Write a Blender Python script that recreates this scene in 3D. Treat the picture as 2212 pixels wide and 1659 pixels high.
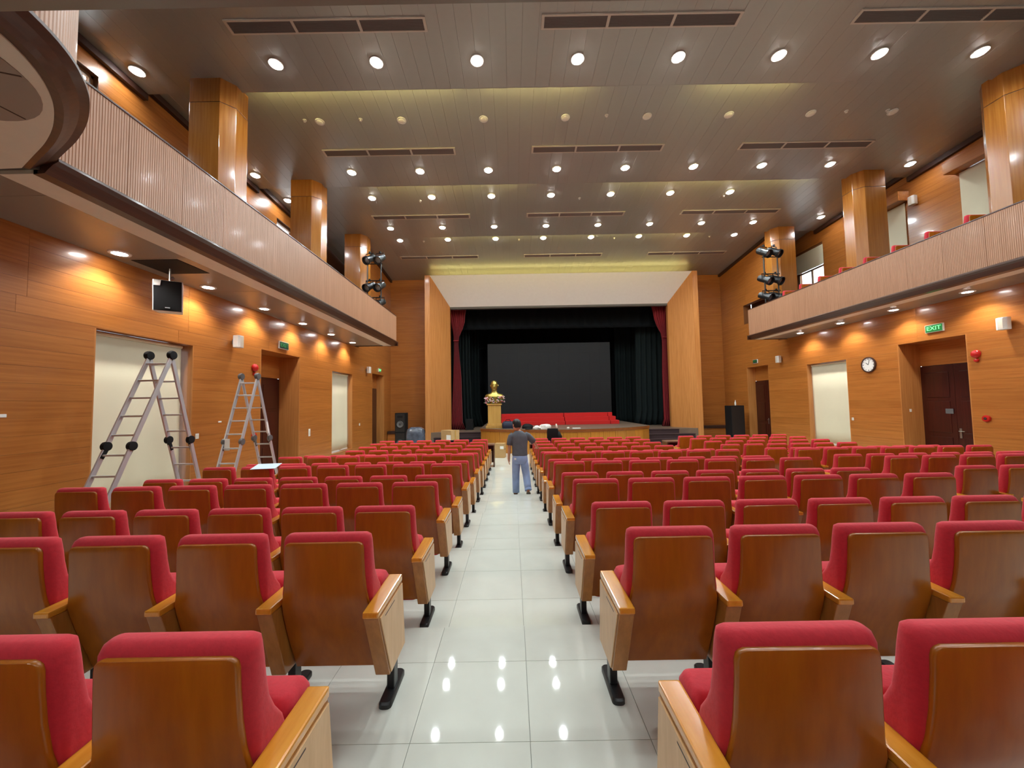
import bpy, bmesh, math, random
from mathutils import Vector, Matrix
random.seed(7)
R = math.radians
scene = bpy.context.scene
for o in list(bpy.data.objects):
    bpy.data.objects.remove(o)
C = scene.collection

# ------------------------------------------------------------------ camera
cam_d = bpy.data.cameras.new('camera')
cam_d.sensor_width = 36.0
cam_d.lens = 36.0 * 830.0 / 2212.0
cam_d.clip_start = 0.05
cam_d.clip_end = 200
cam = bpy.data.objects.new('camera', cam_d)
C.objects.link(cam)
cam.matrix_world = Matrix.Translation((0, 0, 2.08)) @ Matrix.Rotation(R(90 + 2.93), 4, 'X') @ Matrix.Rotation(R(-1.0), 4, 'Z')
scene.camera = cam

# ------------------------------------------------------------------ world, exposure
world = bpy.data.worlds.new('world')
scene.world = world
world.use_nodes = True
bg = world.node_tree.nodes['Background']
bg.inputs[0].default_value = (0.86, 0.93, 1.0, 1)
bg.inputs[1].default_value = 2.2
vs = scene.view_settings
vs.view_transform = 'Standard'
vs.look = 'None'
vs.gamma = 1.0
vs.use_curve_mapping = False
vs.exposure = 0.8
scene.cycles.use_denoising = True
scene.cycles.max_bounces = 5
scene.cycles.use_light_tree = False
scene.cycles.diffuse_bounces = 3
scene.cycles.glossy_bounces = 3
scene.cycles.transmission_bounces = 3
scene.cycles.caustics_reflective = False
scene.cycles.caustics_refractive = False
scene.cycles.use_adaptive_sampling = True
scene.cycles.adaptive_threshold = 0.1
scene.cycles.sample_clamp_indirect = 6.0
SPOT_W = 95.0       # hall downlight lamp
SOFFIT_W = 55.0      # balcony soffit downlight lamp
LENS_E = 40.0        # glow of a downlight lens

# ------------------------------------------------------------------ materials
def srgb(r, g, b):
    f = lambda c: (c / 255 / 12.92) if c / 255 <= 0.04045 else ((c / 255 + 0.055) / 1.055) ** 2.4
    return (f(r), f(g), f(b), 1)

def mat(name, col, rough=0.5, metal=0.0, coat=0.0, emit=None, estr=0.0, noise=0.0, nscale=8.0, bump=0.0, sheen=0.0, alpha=1.0, trans=0.0, spec=None):
    m = bpy.data.materials.new(name)
    m.use_nodes = True
    nt = m.node_tree
    p = nt.nodes['Principled BSDF']
    p.inputs['Base Color'].default_value = col
    p.inputs['Roughness'].default_value = rough
    p.inputs['Metallic'].default_value = metal
    p.inputs['Coat Weight'].default_value = coat
    p.inputs['Coat Roughness'].default_value = 0.08
    p.inputs['Sheen Weight'].default_value = sheen
    p.inputs['Alpha'].default_value = alpha
    p.inputs['Transmission Weight'].default_value = trans
    if spec is not None:
        p.inputs['Specular IOR Level'].default_value = spec
    if emit:
        p.inputs['Emission Color'].default_value = emit
        p.inputs['Emission Strength'].default_value = estr
    if noise or bump:
        tc = nt.nodes.new('ShaderNodeTexCoord')
        nz = nt.nodes.new('ShaderNodeTexNoise')
        nz.inputs['Scale'].default_value = nscale
        nz.inputs['Detail'].default_value = 4
        nt.links.new(tc.outputs['Object'], nz.inputs['Vector'])
        if noise:
            mx = nt.nodes.new('ShaderNodeMixRGB')
            mx.blend_type = 'MULTIPLY'
            mx.inputs[0].default_value = 1.0
            mx.inputs[1].default_value = col
            rp = nt.nodes.new('ShaderNodeValToRGB')
            rp.color_ramp.elements[0].position = 0.3
            rp.color_ramp.elements[1].position = 0.7
            a = 1 - noise
            rp.color_ramp.elements[0].color = (a, a, a, 1)
            rp.color_ramp.elements[1].color = (1, 1, 1, 1)
            nt.links.new(nz.outputs['Fac'], rp.inputs[0])
            nt.links.new(rp.outputs[0], mx.inputs[2])
            nt.links.new(mx.outputs[0], p.inputs['Base Color'])
        if bump:
            bp = nt.nodes.new('ShaderNodeBump')
            bp.inputs['Strength'].default_value = bump
            bp.inputs['Distance'].default_value = 0.01
            nt.links.new(nz.outputs['Fac'], bp.inputs['Height'])
            nt.links.new(bp.outputs[0], p.inputs['Normal'])
    return m

def wood(name, c1, c2, axis, rough=0.35, coat=0.3, world_pos=True, along=0.5, across=14.0, vary=0.12, noise_scale=2.0):
    """axis: grain direction 0 x, 1 y, 2 z"""
    m = bpy.data.materials.new(name)
    m.use_nodes = True
    nt = m.node_tree
    p = nt.nodes['Principled BSDF']
    p.inputs['Roughness'].default_value = rough
    p.inputs['Coat Weight'].default_value = coat
    p.inputs['Coat Roughness'].default_value = 0.1
    if world_pos:
        src = nt.nodes.new('ShaderNodeNewGeometry').outputs['Position']
    else:
        src = nt.nodes.new('ShaderNodeTexCoord').outputs['Object']
    oi = nt.nodes.new('ShaderNodeObjectInfo')
    mp = nt.nodes.new('ShaderNodeMapping')
    sc = [across] * 3
    sc[axis] = along
    mp.inputs['Scale'].default_value = sc
    nt.links.new(src, mp.inputs['Vector'])
    off = nt.nodes.new('ShaderNodeVectorMath')
    off.operation = 'SCALE'
    off.inputs[0].default_value = (37, 51, 23)
    nt.links.new(oi.outputs['Random'], off.inputs['Scale'])
    nt.links.new(off.outputs[0], mp.inputs['Location'])
    nz = nt.nodes.new('ShaderNodeTexNoise')
    nz.inputs['Scale'].default_value = noise_scale
    nz.inputs['Detail'].default_value = 5
    nz.inputs['Roughness'].default_value = 0.6
    nt.links.new(mp.outputs[0], nz.inputs['Vector'])
    rp = nt.nodes.new('ShaderNodeValToRGB')
    rp.color_ramp.elements[0].position = 0.3
    rp.color_ramp.elements[0].color = c1
    rp.color_ramp.elements[1].position = 0.7
    rp.color_ramp.elements[1].color = c2
    nt.links.new(nz.outputs['Fac'], rp.inputs[0])
    hsv = nt.nodes.new('ShaderNodeHueSaturation')
    mr = nt.nodes.new('ShaderNodeMapRange')
    mr.inputs['To Min'].default_value = 1 - vary
    mr.inputs['To Max'].default_value = 1 + vary
    nt.links.new(oi.outputs['Random'], mr.inputs['Value'])
    nt.links.new(mr.outputs[0], hsv.inputs['Value'])
    nt.links.new(rp.outputs[0], hsv.inputs['Color'])
    nt.links.new(hsv.outputs[0], p.inputs['Base Color'])
    return m

M = {}
W1, W2 = srgb(158, 92, 36), srgb(182, 115, 52)
M['wall_y'] = wood('wall wood along the hall', W1, W2, 1, 0.33, 0.35, vary=0.05)
M['wall_x'] = wood('wall wood across the hall', W1, W2, 0, 0.4, 0.2, vary=0.04)
M['wall_z'] = wood('upright wood veneer', srgb(176, 112, 54), srgb(200, 136, 76), 2, 0.38, 0.2)
M['column'] = wood('column veneer', srgb(150, 88, 26), srgb(172, 110, 42), 2, 0.25, 0.5)
M['fascia'] = wood('pinkish ribbed veneer', srgb(162, 116, 84), srgb(180, 134, 102), 2, 0.45, 0.08, vary=0.04)
M['moulding'] = wood('dark brown moulding', srgb(62, 36, 24), srgb(80, 48, 32), 1, 0.4, 0.2, vary=0.02)
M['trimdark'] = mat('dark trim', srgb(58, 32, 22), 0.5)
M['wallback'] = mat('wall core', srgb(120, 70, 30), 0.7)
M['cream'] = mat('cream painted board', srgb(222, 212, 194), 0.5, noise=0.04)
M['soffit'] = mat('soffit board', srgb(136, 128, 116), 0.3, coat=0.12, noise=0.05, nscale=3)
M['lobepanel'] = mat('grey lobe panel', srgb(150, 136, 124), 0.5)
M['ceiling'] = mat('satin ceiling plank', srgb(166, 164, 156), 0.32, metal=0.25, noise=0.03)
M['ceilback'] = mat('ceiling core', srgb(90, 84, 76), 0.7)
M['ventframe'] = mat('vent frame', srgb(196, 186, 172), 0.4)
M['ventdark'] = mat('vent grille dark', srgb(128, 120, 116), 0.5)
M['tile'] = mat('polished pale tile', srgb(212, 213, 202), 0.035, noise=0.05, nscale=3.0, spec=0.5)
M['grout'] = mat('grout', srgb(150, 150, 140), 0.6)
M['black'] = mat('black plastic', srgb(15, 15, 16), 0.7, spec=0.25)
M['blackmetal'] = mat('black painted metal', srgb(26, 26, 27), 0.35)
M['grey'] = mat('grey hinge', srgb(92, 92, 92), 0.45)
M['white'] = mat('white plastic', srgb(225, 222, 214), 0.45)
M['alu'] = mat('aluminium', srgb(205, 208, 212), 0.35, metal=0.55)
M['red'] = mat('red seat fabric', srgb(200, 34, 48), 0.85, noise=0.12, nscale=60, sheen=0.12, bump=0.15)
M['seatwood'] = wood('lacquered seat shell', srgb(146, 78, 6), srgb(166, 94, 12), 2, 0.32, 0.25, world_pos=False, along=1.5, across=10, vary=0.07)
M['armside'] = wood('arm box veneer', srgb(150, 96, 38), srgb(176, 118, 54), 2, 0.3, 0.4, world_pos=False, along=1.5, across=12, vary=0.07)
M['endpanel_lit'] = wood('end panel veneer lightened for reflected light', srgb(196, 150, 100), srgb(214, 170, 120), 2, 0.4, 0.2, world_pos=False, along=1.5, across=12, vary=0.05)  # reflected light on the row-end arm faces, put into a paler veneer
M['armcap'] = wood('honey arm cap', srgb(200, 126, 32), srgb(222, 152, 52), 1, 0.18, 0.7, world_pos=False, along=1.5, across=12, vary=0.06)
M['lens'] = mat('lit downlight lens', (1, 1, 1, 1), 0.4, emit=(1.0, 0.985, 0.96, 1), estr=LENS_E)
M['lensoff'] = mat('unlit lens', srgb(225, 220, 205), 0.4)
M['cove'] = mat('yellow cove tube', (1, 1, 1, 1), 0.4, emit=(1.0, 0.86, 0.3, 1), estr=42.0)
M['covestage'] = mat('yellow stage cove tube', (1, 1, 1, 1), 0.4, emit=(1.0, 0.86, 0.3, 1), estr=6.0)
M['blind'] = mat('cream roller blind', srgb(222, 214, 186), 0.8, noise=0.06, nscale=1.3)
M['door'] = wood('mahogany door', srgb(48, 16, 12), srgb(66, 22, 15), 2, 0.3, 0.3, vary=0.04)
M['steel'] = mat('brushed steel', srgb(170, 168, 160), 0.3, metal=0.9)
M['glass'] = mat('window glass', (1, 1, 1, 1), 0.02, trans=1.0)
M['frame'] = mat('window frame', srgb(150, 110, 72), 0.4)
M['exitgreen'] = mat('lit exit sign', srgb(10, 60, 22), 0.4, emit=(0.02, 0.3, 0.06, 1), estr=0.35)
M['exittext'] = mat('lit exit lettering', srgb(80, 240, 110), 0.4, emit=(0.2, 1.0, 0.3, 1), estr=1.1)
M['exitdark'] = mat('unlit exit sign', srgb(14, 40, 24), 0.4)
M['exittextdark'] = mat('unlit exit lettering', srgb(50, 150, 80), 0.4)
M['redplastic'] = mat('red alarm plastic', srgb(190, 28, 22), 0.35)
M['redvelvet'] = mat('red stage curtain', srgb(128, 8, 20), 0.85, sheen=0.08, noise=0.15, nscale=4)
M['blackvelvet'] = mat('black stage curtain', srgb(5, 9, 13), 0.9, spec=0.2)
M['greenvelvet'] = mat('dark green stage curtain', srgb(4, 17, 17), 0.85, spec=0.3)
M['screen'] = mat('dark screen face', srgb(19, 20, 22), 0.6, spec=0.3)
M['redcarpet'] = mat('red carpet', srgb(190, 26, 22), 0.9, noise=0.1, nscale=30)
M['stagefloor'] = mat('stage boards', srgb(120, 100, 84), 0.4, noise=0.15, nscale=5)
M['apron'] = wood('apron veneer', srgb(170, 106, 30), srgb(192, 130, 48), 2, 0.35, 0.3)
M['apronedge'] = wood('apron edge', srgb(120, 62, 20), srgb(140, 78, 28), 0, 0.35, 0.3)
M['stair'] = mat('dark purple-brown carpeted stair', srgb(58, 38, 40), 0.7)
M['gold'] = mat('gilded bust', srgb(176, 156, 84), 0.28, metal=0.9)
M['goldwood'] = wood('tan plinth', srgb(176, 132, 62), srgb(196, 154, 82), 2, 0.4, 0.2)
M['pink'] = mat('pink flowers', srgb(226, 150, 170), 0.7)
M['whiteflower'] = mat('white flowers', srgb(236, 222, 214), 0.7)
M['leaf'] = mat('dark leaves', srgb(52, 84, 44), 0.6)
M['card'] = mat('cardboard', srgb(186, 150, 100), 0.8, noise=0.08, nscale=6)
M['paper'] = mat('white paper', srgb(232, 232, 226), 0.7)
M['bluepaper'] = mat('pale blue paper', srgb(196, 214, 232), 0.6)
M['plasticwrap'] = mat('grey plastic wrap', srgb(84, 92, 106), 0.18, noise=0.5, nscale=9, bump=0.8)
M['desk'] = wood('dark desk', srgb(66, 36, 20), srgb(86, 50, 28), 0, 0.3, 0.3)
M['desktop'] = mat('brown desk top', srgb(124, 92, 74), 0.3)
M['skin'] = mat('skin', srgb(206, 150, 118), 0.55)
M['hair'] = mat('black hair', srgb(18, 16, 18), 0.5)
M['tshirt'] = mat('charcoal t-shirt', srgb(96, 100, 108), 0.9, noise=0.15, nscale=14)
M['jeans'] = mat('pale blue jeans', srgb(152, 176, 220), 0.85, noise=0.2, nscale=7)
M['sandal'] = mat('brown sandal', srgb(96, 84, 66), 0.7)
M['navy'] = mat('navy bag', srgb(26, 30, 52), 0.7)
M['purple'] = mat('purple cloth', srgb(128, 100, 180), 0.8)
M['clockface'] = mat('clock face', srgb(232, 232, 226), 0.4)

# ------------------------------------------------------------------ mesh helpers
class MB:
    def __init__(s):
        s.v = []; s.f = []
    def add(s, vs, fs):
        b = len(s.v)
        s.v += [tuple(p) for p in vs]
        s.f += [tuple(i + b for i in f) for f in fs]
        return s
    def box(s, x0, x1, y0, y1, z0, z1):
        return s.hexa([(x0, y0, z0), (x1, y0, z0), (x1, y1, z0), (x0, y1, z0), (x0, y0, z1), (x1, y0, z1), (x1, y1, z1), (x0, y1, z1)])
    def hexa(s, p):
        return s.add(p, [(3, 2, 1, 0), (4, 5, 6, 7), (0, 1, 5, 4), (1, 2, 6, 5), (2, 3, 7, 6), (3, 0, 4, 7)])
    def bar(s, a, b, w, h, up=(0, 0, 1)):
        a = Vector(a); b = Vector(b); d = (b - a).normalized()
        side = d.cross(Vector(up))
        if side.length < 1e-4:
            side = d.cross(Vector((0, 1, 0)))
        side.normalize(); u = side.cross(d).normalized()
        sw = side * w / 2; uh = u * h / 2
        return s.hexa([a - sw - uh, a + sw - uh, b + sw - uh, b - sw - uh, a - sw + uh, a + sw + uh, b + sw + uh, b - sw + uh])
    def tube(s, pts, r, n=8, cap=True):
        pts = [Vector(p) for p in pts]
        rs = r if isinstance(r, (list, tuple)) else [r] * len(pts)
        vs = []; fs = []
        ref = None
        for i, p in enumerate(pts):
            d = (pts[min(i + 1, len(pts) - 1)] - pts[max(i - 1, 0)]).normalized()
            if ref is None:
                ref = d.cross(Vector((0, 0, 1)))
                if ref.length < 1e-3:
                    ref = d.cross(Vector((1, 0, 0)))
            a = (ref - d * ref.dot(d)).normalized(); ref = a
            b = d.cross(a)
            for k in range(n):
                t = 2 * math.pi * k / n
                vs.append(p + (a * math.cos(t) + b * math.sin(t)) * rs[i])
        for i in range(len(pts) - 1):
            for k in range(n):
                fs.append((i * n + k, i * n + (k + 1) % n, (i + 1) * n + (k + 1) % n, (i + 1) * n + k))
        if cap:
            fs.append(tuple(range(n - 1, -1, -1)))
            fs.append(tuple(range((len(pts) - 1) * n, len(pts) * n)))
        return s.add(vs, fs)
    def lathe(s, prof, c=(0, 0, 0), n=20, sx=1.0, sy=1.0):
        vs = []; fs = []
        for (r, z) in prof:
            for k in range(n):
                t = 2 * math.pi * k / n
                vs.append((c[0] + r * sx * math.cos(t), c[1] + r * sy * math.sin(t), c[2] + z))
        m = len(prof)
        for i in range(m - 1):
            for k in range(n):
                fs.append((i * n + k, i * n + (k + 1) % n, (i + 1) * n + (k + 1) % n, (i + 1) * n + k))
        fs.append(tuple(range(n - 1, -1, -1)))
        fs.append(tuple(range((m - 1) * n, m * n)))
        return s.add(vs, fs)
    def rings(s, rings):
        """loft closed rings of equal length"""
        n = len(rings[0]); vs = [p for r in rings for p in r]; fs = []
        for i in range(len(rings) - 1):
            for k in range(n):
                fs.append((i * n + k, i * n + (k + 1) % n, (i + 1) * n + (k + 1) % n, (i + 1) * n + k))
        fs.append(tuple(range(n - 1, -1, -1)))
        fs.append(tuple(range((len(rings) - 1) * n, len(rings) * n)))
        return s.add(vs, fs)
    def prism(s, poly, z0, z1):
        n = len(poly)
        vs = [(x, y, z0) for x, y in poly] + [(x, y, z1) for x, y in poly]
        fs = [(i, (i + 1) % n, n + (i + 1) % n, n + i) for i in range(n)]
        fs += [tuple(range(n - 1, -1, -1)), tuple(range(n, 2 * n))]
        return s.add(vs, fs)
    def xform(s, mtx, start=0):
        for i in range(start, len(s.v)):
            s.v[i] = tuple(mtx @ Vector(s.v[i]))
        return s
    def mesh(s, name, m, smooth=False, bevel=0.0, seg=2):
        me = bpy.data.meshes.new(name)
        me.from_pydata(s.v, [], s.f)
        bm = bmesh.new(); bm.from_mesh(me)
        bmesh.ops.recalc_face_normals(bm, faces=bm.faces)
        if bevel:
            es = [e for e in bm.edges if len(e.link_faces) == 2 and e.calc_face_angle(0) > R(35)]
            bmesh.ops.bevel(bm, geom=es, offset=bevel, segments=seg, affect='EDGES', profile=0.6)
        bm.to_mesh(me); bm.free()
        if smooth:
            for p in me.polygons:
                p.use_smooth = True
            if smooth != 'all':
                try:
                    me.set_sharp_from_angle(angle=R(42))
                except Exception:
                    pass
        me.materials.append(m if not isinstance(m, str) else M[m])
        return me
    def build(s, name, m, parent=None, smooth=False, bevel=0.0, seg=2, loc=None, rot=None):
        o = bpy.data.objects.new(name, s.mesh(name, m, smooth, bevel, seg))
        C.objects.link(o)
        if parent is not None:
            o.parent = parent
        if loc is not None:
            o.location = loc
        if rot is not None:
            o.rotation_euler = rot
        return o

def inst(name, me, parent=None, loc=(0, 0, 0), rot=(0, 0, 0), scale=(1, 1, 1)):
    o = bpy.data.objects.new(name, me)
    C.objects.link(o)
    if parent is not None:
        o.parent = parent
    o.location = loc; o.rotation_euler = rot; o.scale = scale
    return o

def tag(o, label=None, cat=None, group=None, kind=None):
    if label: o['label'] = label
    if cat: o['category'] = cat
    if group: o['group'] = group
    if kind: o['kind'] = kind
    return o

def empty(name, loc=(0, 0, 0), rz=0.0, label=None, cat=None, group=None, kind=None):
    o = bpy.data.objects.new(name, None)
    o.empty_display_size = 0.1
    C.objects.link(o)
    o.location = loc; o.rotation_euler = (0, 0, rz)
    return tag(o, label, cat, group, kind)

def struct(o, label=None):
    return tag(o, label, None, None, 'structure')

def copy_tree(o, parent=None):
    c = o.copy(); C.objects.link(c); c.parent = parent
    for ch in list(o.children):
        copy_tree(ch, c)
    return c

def rrect(x0, x1, y0, y1, z, r, n=3, curve=0.0, tilt=0.0):
    """rounded rectangle ring in plan at height z; curve bends y by x^2"""
    pts = []
    for cx, cy, a0 in ((x1 - r, y1 - r, 0), (x0 + r, y1 - r, 90), (x0 + r, y0 + r, 180), (x1 - r, y0 + r, 270)):
        for k in range(n + 1):
            a = R(a0 + 90 * k / n)
            x = cx + r * math.cos(a); y = cy + r * math.sin(a)
            pts.append((x, y + curve * x * x, z + tilt * (x * x)))
    return pts

def ordn(n):
    return ['first', 'second', 'third', 'fourth', 'fifth', 'sixth', 'seventh', 'eighth', 'ninth', 'tenth', 'eleventh', 'twelfth', 'thirteenth', 'fourteenth', 'fifteenth', 'sixteenth'][n]

def text_mesh(name, s, size, m, depth=0.003):
    cu = bpy.data.curves.new(name, 'FONT')
    cu.body = s; cu.size = size; cu.extrude = depth
    cu.align_x = 'CENTER'; cu.align_y = 'CENTER'
    o = bpy.data.objects.new(name, cu)
    C.objects.link(o)
    bpy.context.view_layer.update()
    me = bpy.data.meshes.new_from_object(o.evaluated_get(bpy.context.evaluated_depsgraph_get()))
    bpy.data.objects.remove(o)
    me.materials.clear(); me.materials.append(M[m])
    return me

# unit boxes whose origin is the low corner, shared by alike pieces
UNIT = {}
def unit(m):
    if m not in UNIT:
        UNIT[m] = MB().box(0, 1, 0, 1, 0, 1).mesh('piece_' + m, m)
    return UNIT[m]
def piece(name, m, parent, x0, x1, y0, y1, z0, z1):
    return inst(name, unit(m), parent, (x0, y0, z0), (0, 0, 0), (x1 - x0, y1 - y0, z1 - z0))

# ------------------------------------------------------------------ hall dimensions
XL, XR = -6.2, 10.85        # lower side walls
UL, UR = -7.8, 12.4          # upper side walls (behind the balconies)
FL, FR = -4.53, 9.38           # balcony faces
XC = 2.35
YB = 19.6                    # wall around the stage
YBAL = 15.0                  # stage end of the balconies
YREAR = -4.0
ZSOF = 4.45
PITCH = 0.2225
STEPS = [(YREAR, 3.0, 0.4), (3.0, 4.88, 0.3), (4.88, 6.77, 0.2), (6.77, 8.5, 0.1), (8.5, YB, 0.0)]
def floor_z(y):
    for a, b, z in STEPS:
        if a <= y < b:
            return z
    return 0.0

# ------------------------------------------------------------------ floor
fl = struct(empty('floor'), 'pale polished tile floor stepping down towards the stage')
T = 0.6
TX0 = 0.06
cols = [(TX0 + (k - 4) * T, TX0 + (k - 3) * T) for k in range(8)]     # -2.34 .. 2.46
tx_lo, tx_hi = cols[0][0], cols[-1][1]
for (a, b, z) in STEPS:
    MB().box(-8, 12.6, a, b + (0.0 if z else 0.0), -0.3, z - 0.006).build('subfloor', 'grout', fl)
    lo, hi = max(a, 0.2), min(b, 15.5)
    # tiles laid one by one along the aisle and its borders
    y = lo
    first = True
    while y < hi - 0.02:
        y2 = min(y + T, hi)
        for (x0, x1) in cols:
            piece('floor_tile', 'tile', fl, x0 + .0015, x1 - .0015, y + .0015, y2 - .0015, z - 0.02, z)
        y = y2
    MB().box(-8, tx_lo, a, b, z - 0.02, z - 0.0005).build('floor_field', 'tile', fl)
    MB().box(tx_hi, 12.6, a, b, z - 0.02, z - 0.0005).build('floor_field', 'tile', fl)
    if lo > a:
        MB().box(tx_lo, tx_hi, a, lo, z - 0.02, z - 0.0005).build('floor_field', 'tile', fl)
    if hi < b:
        MB().box(tx_lo, tx_hi, hi, b, z - 0.02, z - 0.0005).build('floor_field', 'tile', fl)

# ------------------------------------------------------------------ walls built of boards
def wall_cells(mb, plane, c0, c1, u0, u1, z0, z1, ops):
    us = sorted({u0, u1} | {min(max(o[i], u0), u1) for o in ops for i in (0, 1)})
    zs = sorted({z0, z1} | {min(max(o[i], z0), z1) for o in ops for i in (2, 3)})
    for i in range(len(us) - 1):
        for j in range(len(zs) - 1):
            um, zm = (us[i] + us[i + 1]) / 2, (zs[j] + zs[j + 1]) / 2
            if any(o[0] < um < o[1] and o[2] < zm < o[3] for o in ops):
                continue
            if plane == 'x':
                mb.box(c0, c1, us[i], us[i + 1], zs[j], zs[j + 1])
            else:
                mb.box(us[i], us[i + 1], c0, c1, zs[j], zs[j + 1])
    return mb

def boards(parent, plane, face, back, u0, u1, z0, z1, ops, seg=2.4, m='wall_y', pitch=PITCH):
    rows = int(round((z1 - z0) / pitch))
    for r in range(rows):
        za, zb = z0 + r * pitch, z0 + (r + 1) * pitch
        zm = (za + zb) / 2
        cuts = [(u0, u1)]
        for o in ops:
            if o[2] < zm < o[3]:
                nc = []
                for a, b in cuts:
                    if o[1] <= a or o[0] >= b:
                        nc.append((a, b)); continue
                    if o[0] > a: nc.append((a, o[0]))
                    if o[1] < b: nc.append((o[1], b))
                cuts = nc
        for a, b in cuts:
            n = max(1, int(round((b - a) / seg)))
            for k in range(n):
                p, q = a + (b - a) * k / n, a + (b - a) * (k + 1) / n
                g = 0.0015
                if plane == 'x':
                    piece('board', m, parent, min(face, back), max(face, back), p + g * (k > 0), q - g * (k < n - 1), za + 0.001, zb - 0.001)
                else:
                    piece('board', m, parent, p + g * (k > 0), q - g * (k < n - 1), min(face, back), max(face, back), za + 0.001, zb - 0.001)

Z1, Z2 = PITCH * 2, PITCH * 15          # window sill and head of the lower windows
ZD = PITCH * 16                         # head of the door recesses
opsL = [(5.67, 7.45, Z1, Z2), (13.2, 14.9, Z1, Z2), (9.45, 11.2, 0, ZD), (17.0, 18.6, 0, ZD)]
opsR = [(12.4, 14.1, Z1, Z2), (9.1, 10.75, 0, ZD), (16.2, 17.7, 0, ZD)]
ZW = PITCH * 20                         # 4.45
# left lower wall
wl = struct(empty('wall_left'), 'left wall of horizontal orange wood boards')
wall_cells(MB(), 'x', XL - 0.25, XL - 0.02, YREAR, YB, 0, ZW, opsL).build('core', 'wallback', wl)
boards(wl, 'x', XL, XL - 0.02, 2.4, YB, 0, ZW, opsL)
wr = struct(empty('wall_right'), 'right wall of horizontal orange wood boards')
wall_cells(MB(), 'x', XR + 0.02, XR + 0.25, YREAR, YB, 0, ZW, opsR).build('core', 'wallback', wr)
boards(wr, 'x', XR, XR + 0.02, 5.5, YB, 0, ZW, opsR)
# upper stretch beside the stage (beyond the last column)
SLOT = (15.4, 17.75, PITCH * 25, PITCH * 29)
NW = 41
ul = struct(empty('wall_left_upper'), 'upper left wall beside the stage')
MB().box(XL - 0.25, XL - 0.02, 15.0, YB, ZW, 9.1).build('core', 'wallback', ul)
boards(ul, 'x', XL, XL - 0.02, 15.5, YB, ZW, ZW + PITCH * 20, [])
ur = struct(empty('wall_right_upper'), 'upper right wall beside the stage with a slot opening')
wall_cells(MB(), 'x', XR + 0.02, XR + 0.25, 15.0, YB, ZW, 9.1, [SLOT]).build('core', 'wallback', ur)
boards(ur, 'x', XR, XR + 0.02, 15.5, YB, ZW, ZW + PITCH * 20, [SLOT])
MB().box(XR + 0.25, XR + 1.2, 15.2, 17.9, PITCH * 25 - .05, PITCH * 25).build('slot_floor', 'wallback', ur)
MB().box(XR + 1.1, XR + 1.15, 15.2, 17.9, PITCH * 25, PITCH * 29).build('slot_back', 'trimdark', ur)
# walls behind the balconies, with windows
upR = [(14.95, 16.4, 6.2, 8.2), (11.77, 13.2, 6.2, 8.15), (8.75, 10.2, 6.2, 8.2)]
upL = [(5.7, 7.03, 6.6, 8.45), (12.6, 13.7, 6.6, 8.45)]
ZU = 4.9
o = struct(empty('wall_right_balcony'), 'wood wall behind the right balcony')
wall_cells(MB(), 'x', UR + 0.02, UR + 0.25, YREAR, YB, 4.4, 9.2, upR).build('core', 'wallback', o)
boards(o, 'x', UR, UR + 0.02, 6.5, 18.0, 5.85, 5.85 + PITCH * 14, upR, seg=3)
wrb = o
o = struct(empty('wall_left_balcony'), 'wood wall behind the left balcony')
wall_cells(MB(), 'x', UL - 0.25, UL - 0.02, YREAR, YB, 4.4, 9.2, upL).build('core', 'wallback', o)
boards(o, 'x', UL, UL - 0.02, 4.0, 16.0, 6.9, 6.9 + PITCH * 9, upL, seg=3)
wlb = o
# rear wall behind the camera
struct(MB().box(-8, 12.6, YREAR - 0.2, YREAR, 0, 9.2).build('wall_rear', 'moulding'), 'rear wall of the hall')
# wall around the stage opening
PFY, POY = 18.2, 19.4                   # front of the frame, plane of the opening
FXL, FXR = -4.12, 9.0
OXL, OXR = -3.1, 8.0
OZ = 7.06
FZ = 8.32
wf = struct(empty('wall_front'), 'wood wall on both sides of the stage')
opst = [(FXL + .1, FXR - .1, 0, FZ)]
wall_cells(MB(), 'y', YB + 0.02, YB + 0.25, UL, UR, 0, 9.2, opst).build('core', 'wallback', wf)
boards(wf, 'y', YB, YB + 0.02, XL, FXL + 0.1, 0, PITCH * 39, [], m='wall_x')
boards(wf, 'y', YB, YB + 0.02, FXR - 0.1, XR, 0, PITCH * 39, [], m='wall_x')
# side ledges of the stage against the front wall
for s, (a, b) in enumerate(((XL + .02, FXL - .02), (FXR + .02, XR - .02))):
    e = struct(empty('trim_%d' % (s + 1)), 'wooden side ledge with dark top beside the stage')
    MB().box(a, b, YB - 0.55, YB - 0.02, 0, 0.7).build('ledge_front', 'wall_x', e)
    MB().box(a, b, YB - 0.6, YB - 0.02, 0.7, 0.82).build('ledge_top', 'trimdark', e, bevel=0.01)

# ------------------------------------------------------------------ stage frame
def hull(name, pts, m, parent=None):
    bm = bmesh.new()
    for p in pts: bm.verts.new(p)
    bmesh.ops.convex_hull(bm, input=bm.verts)
    bmesh.ops.recalc_face_normals(bm, faces=bm.faces)
    me = bpy.data.meshes.new(name); bm.to_mesh(me); bm.free()
    me.materials.append(M[m])
    o = bpy.data.objects.new(name, me); C.objects.link(o)
    if parent: o.parent = parent
    return o
pf = struct(empty('trim_3'), 'splayed stage frame with wooden sides and a white head panel')
def pil(x0, x1, x2):
    P = [(x0, PFY), (x1, PFY), (x2, POY), (x2, POY + .2), (x0, POY + .2)]
    return [(x, y, z) for x, y in P for z in (0, FZ)]
hull('side_panel', pil(FXL, FXL + .24, OXL), 'wall_z', pf)
hull('side_panel', pil(FXR, FXR - .24, OXR), 'wall_z', pf)
M['headwhite'] = mat('white head panel', srgb(236, 234, 230), 0.5, noise=0.03)
hull('head_panel', [(x, y, z) for x in (FXL + .02, FXR - .02) for y, z in ((PFY + .012, FZ - .01), (POY, OZ), (POY + .2, OZ), (POY + .2, FZ - .01))], 'headwhite', pf)
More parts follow.
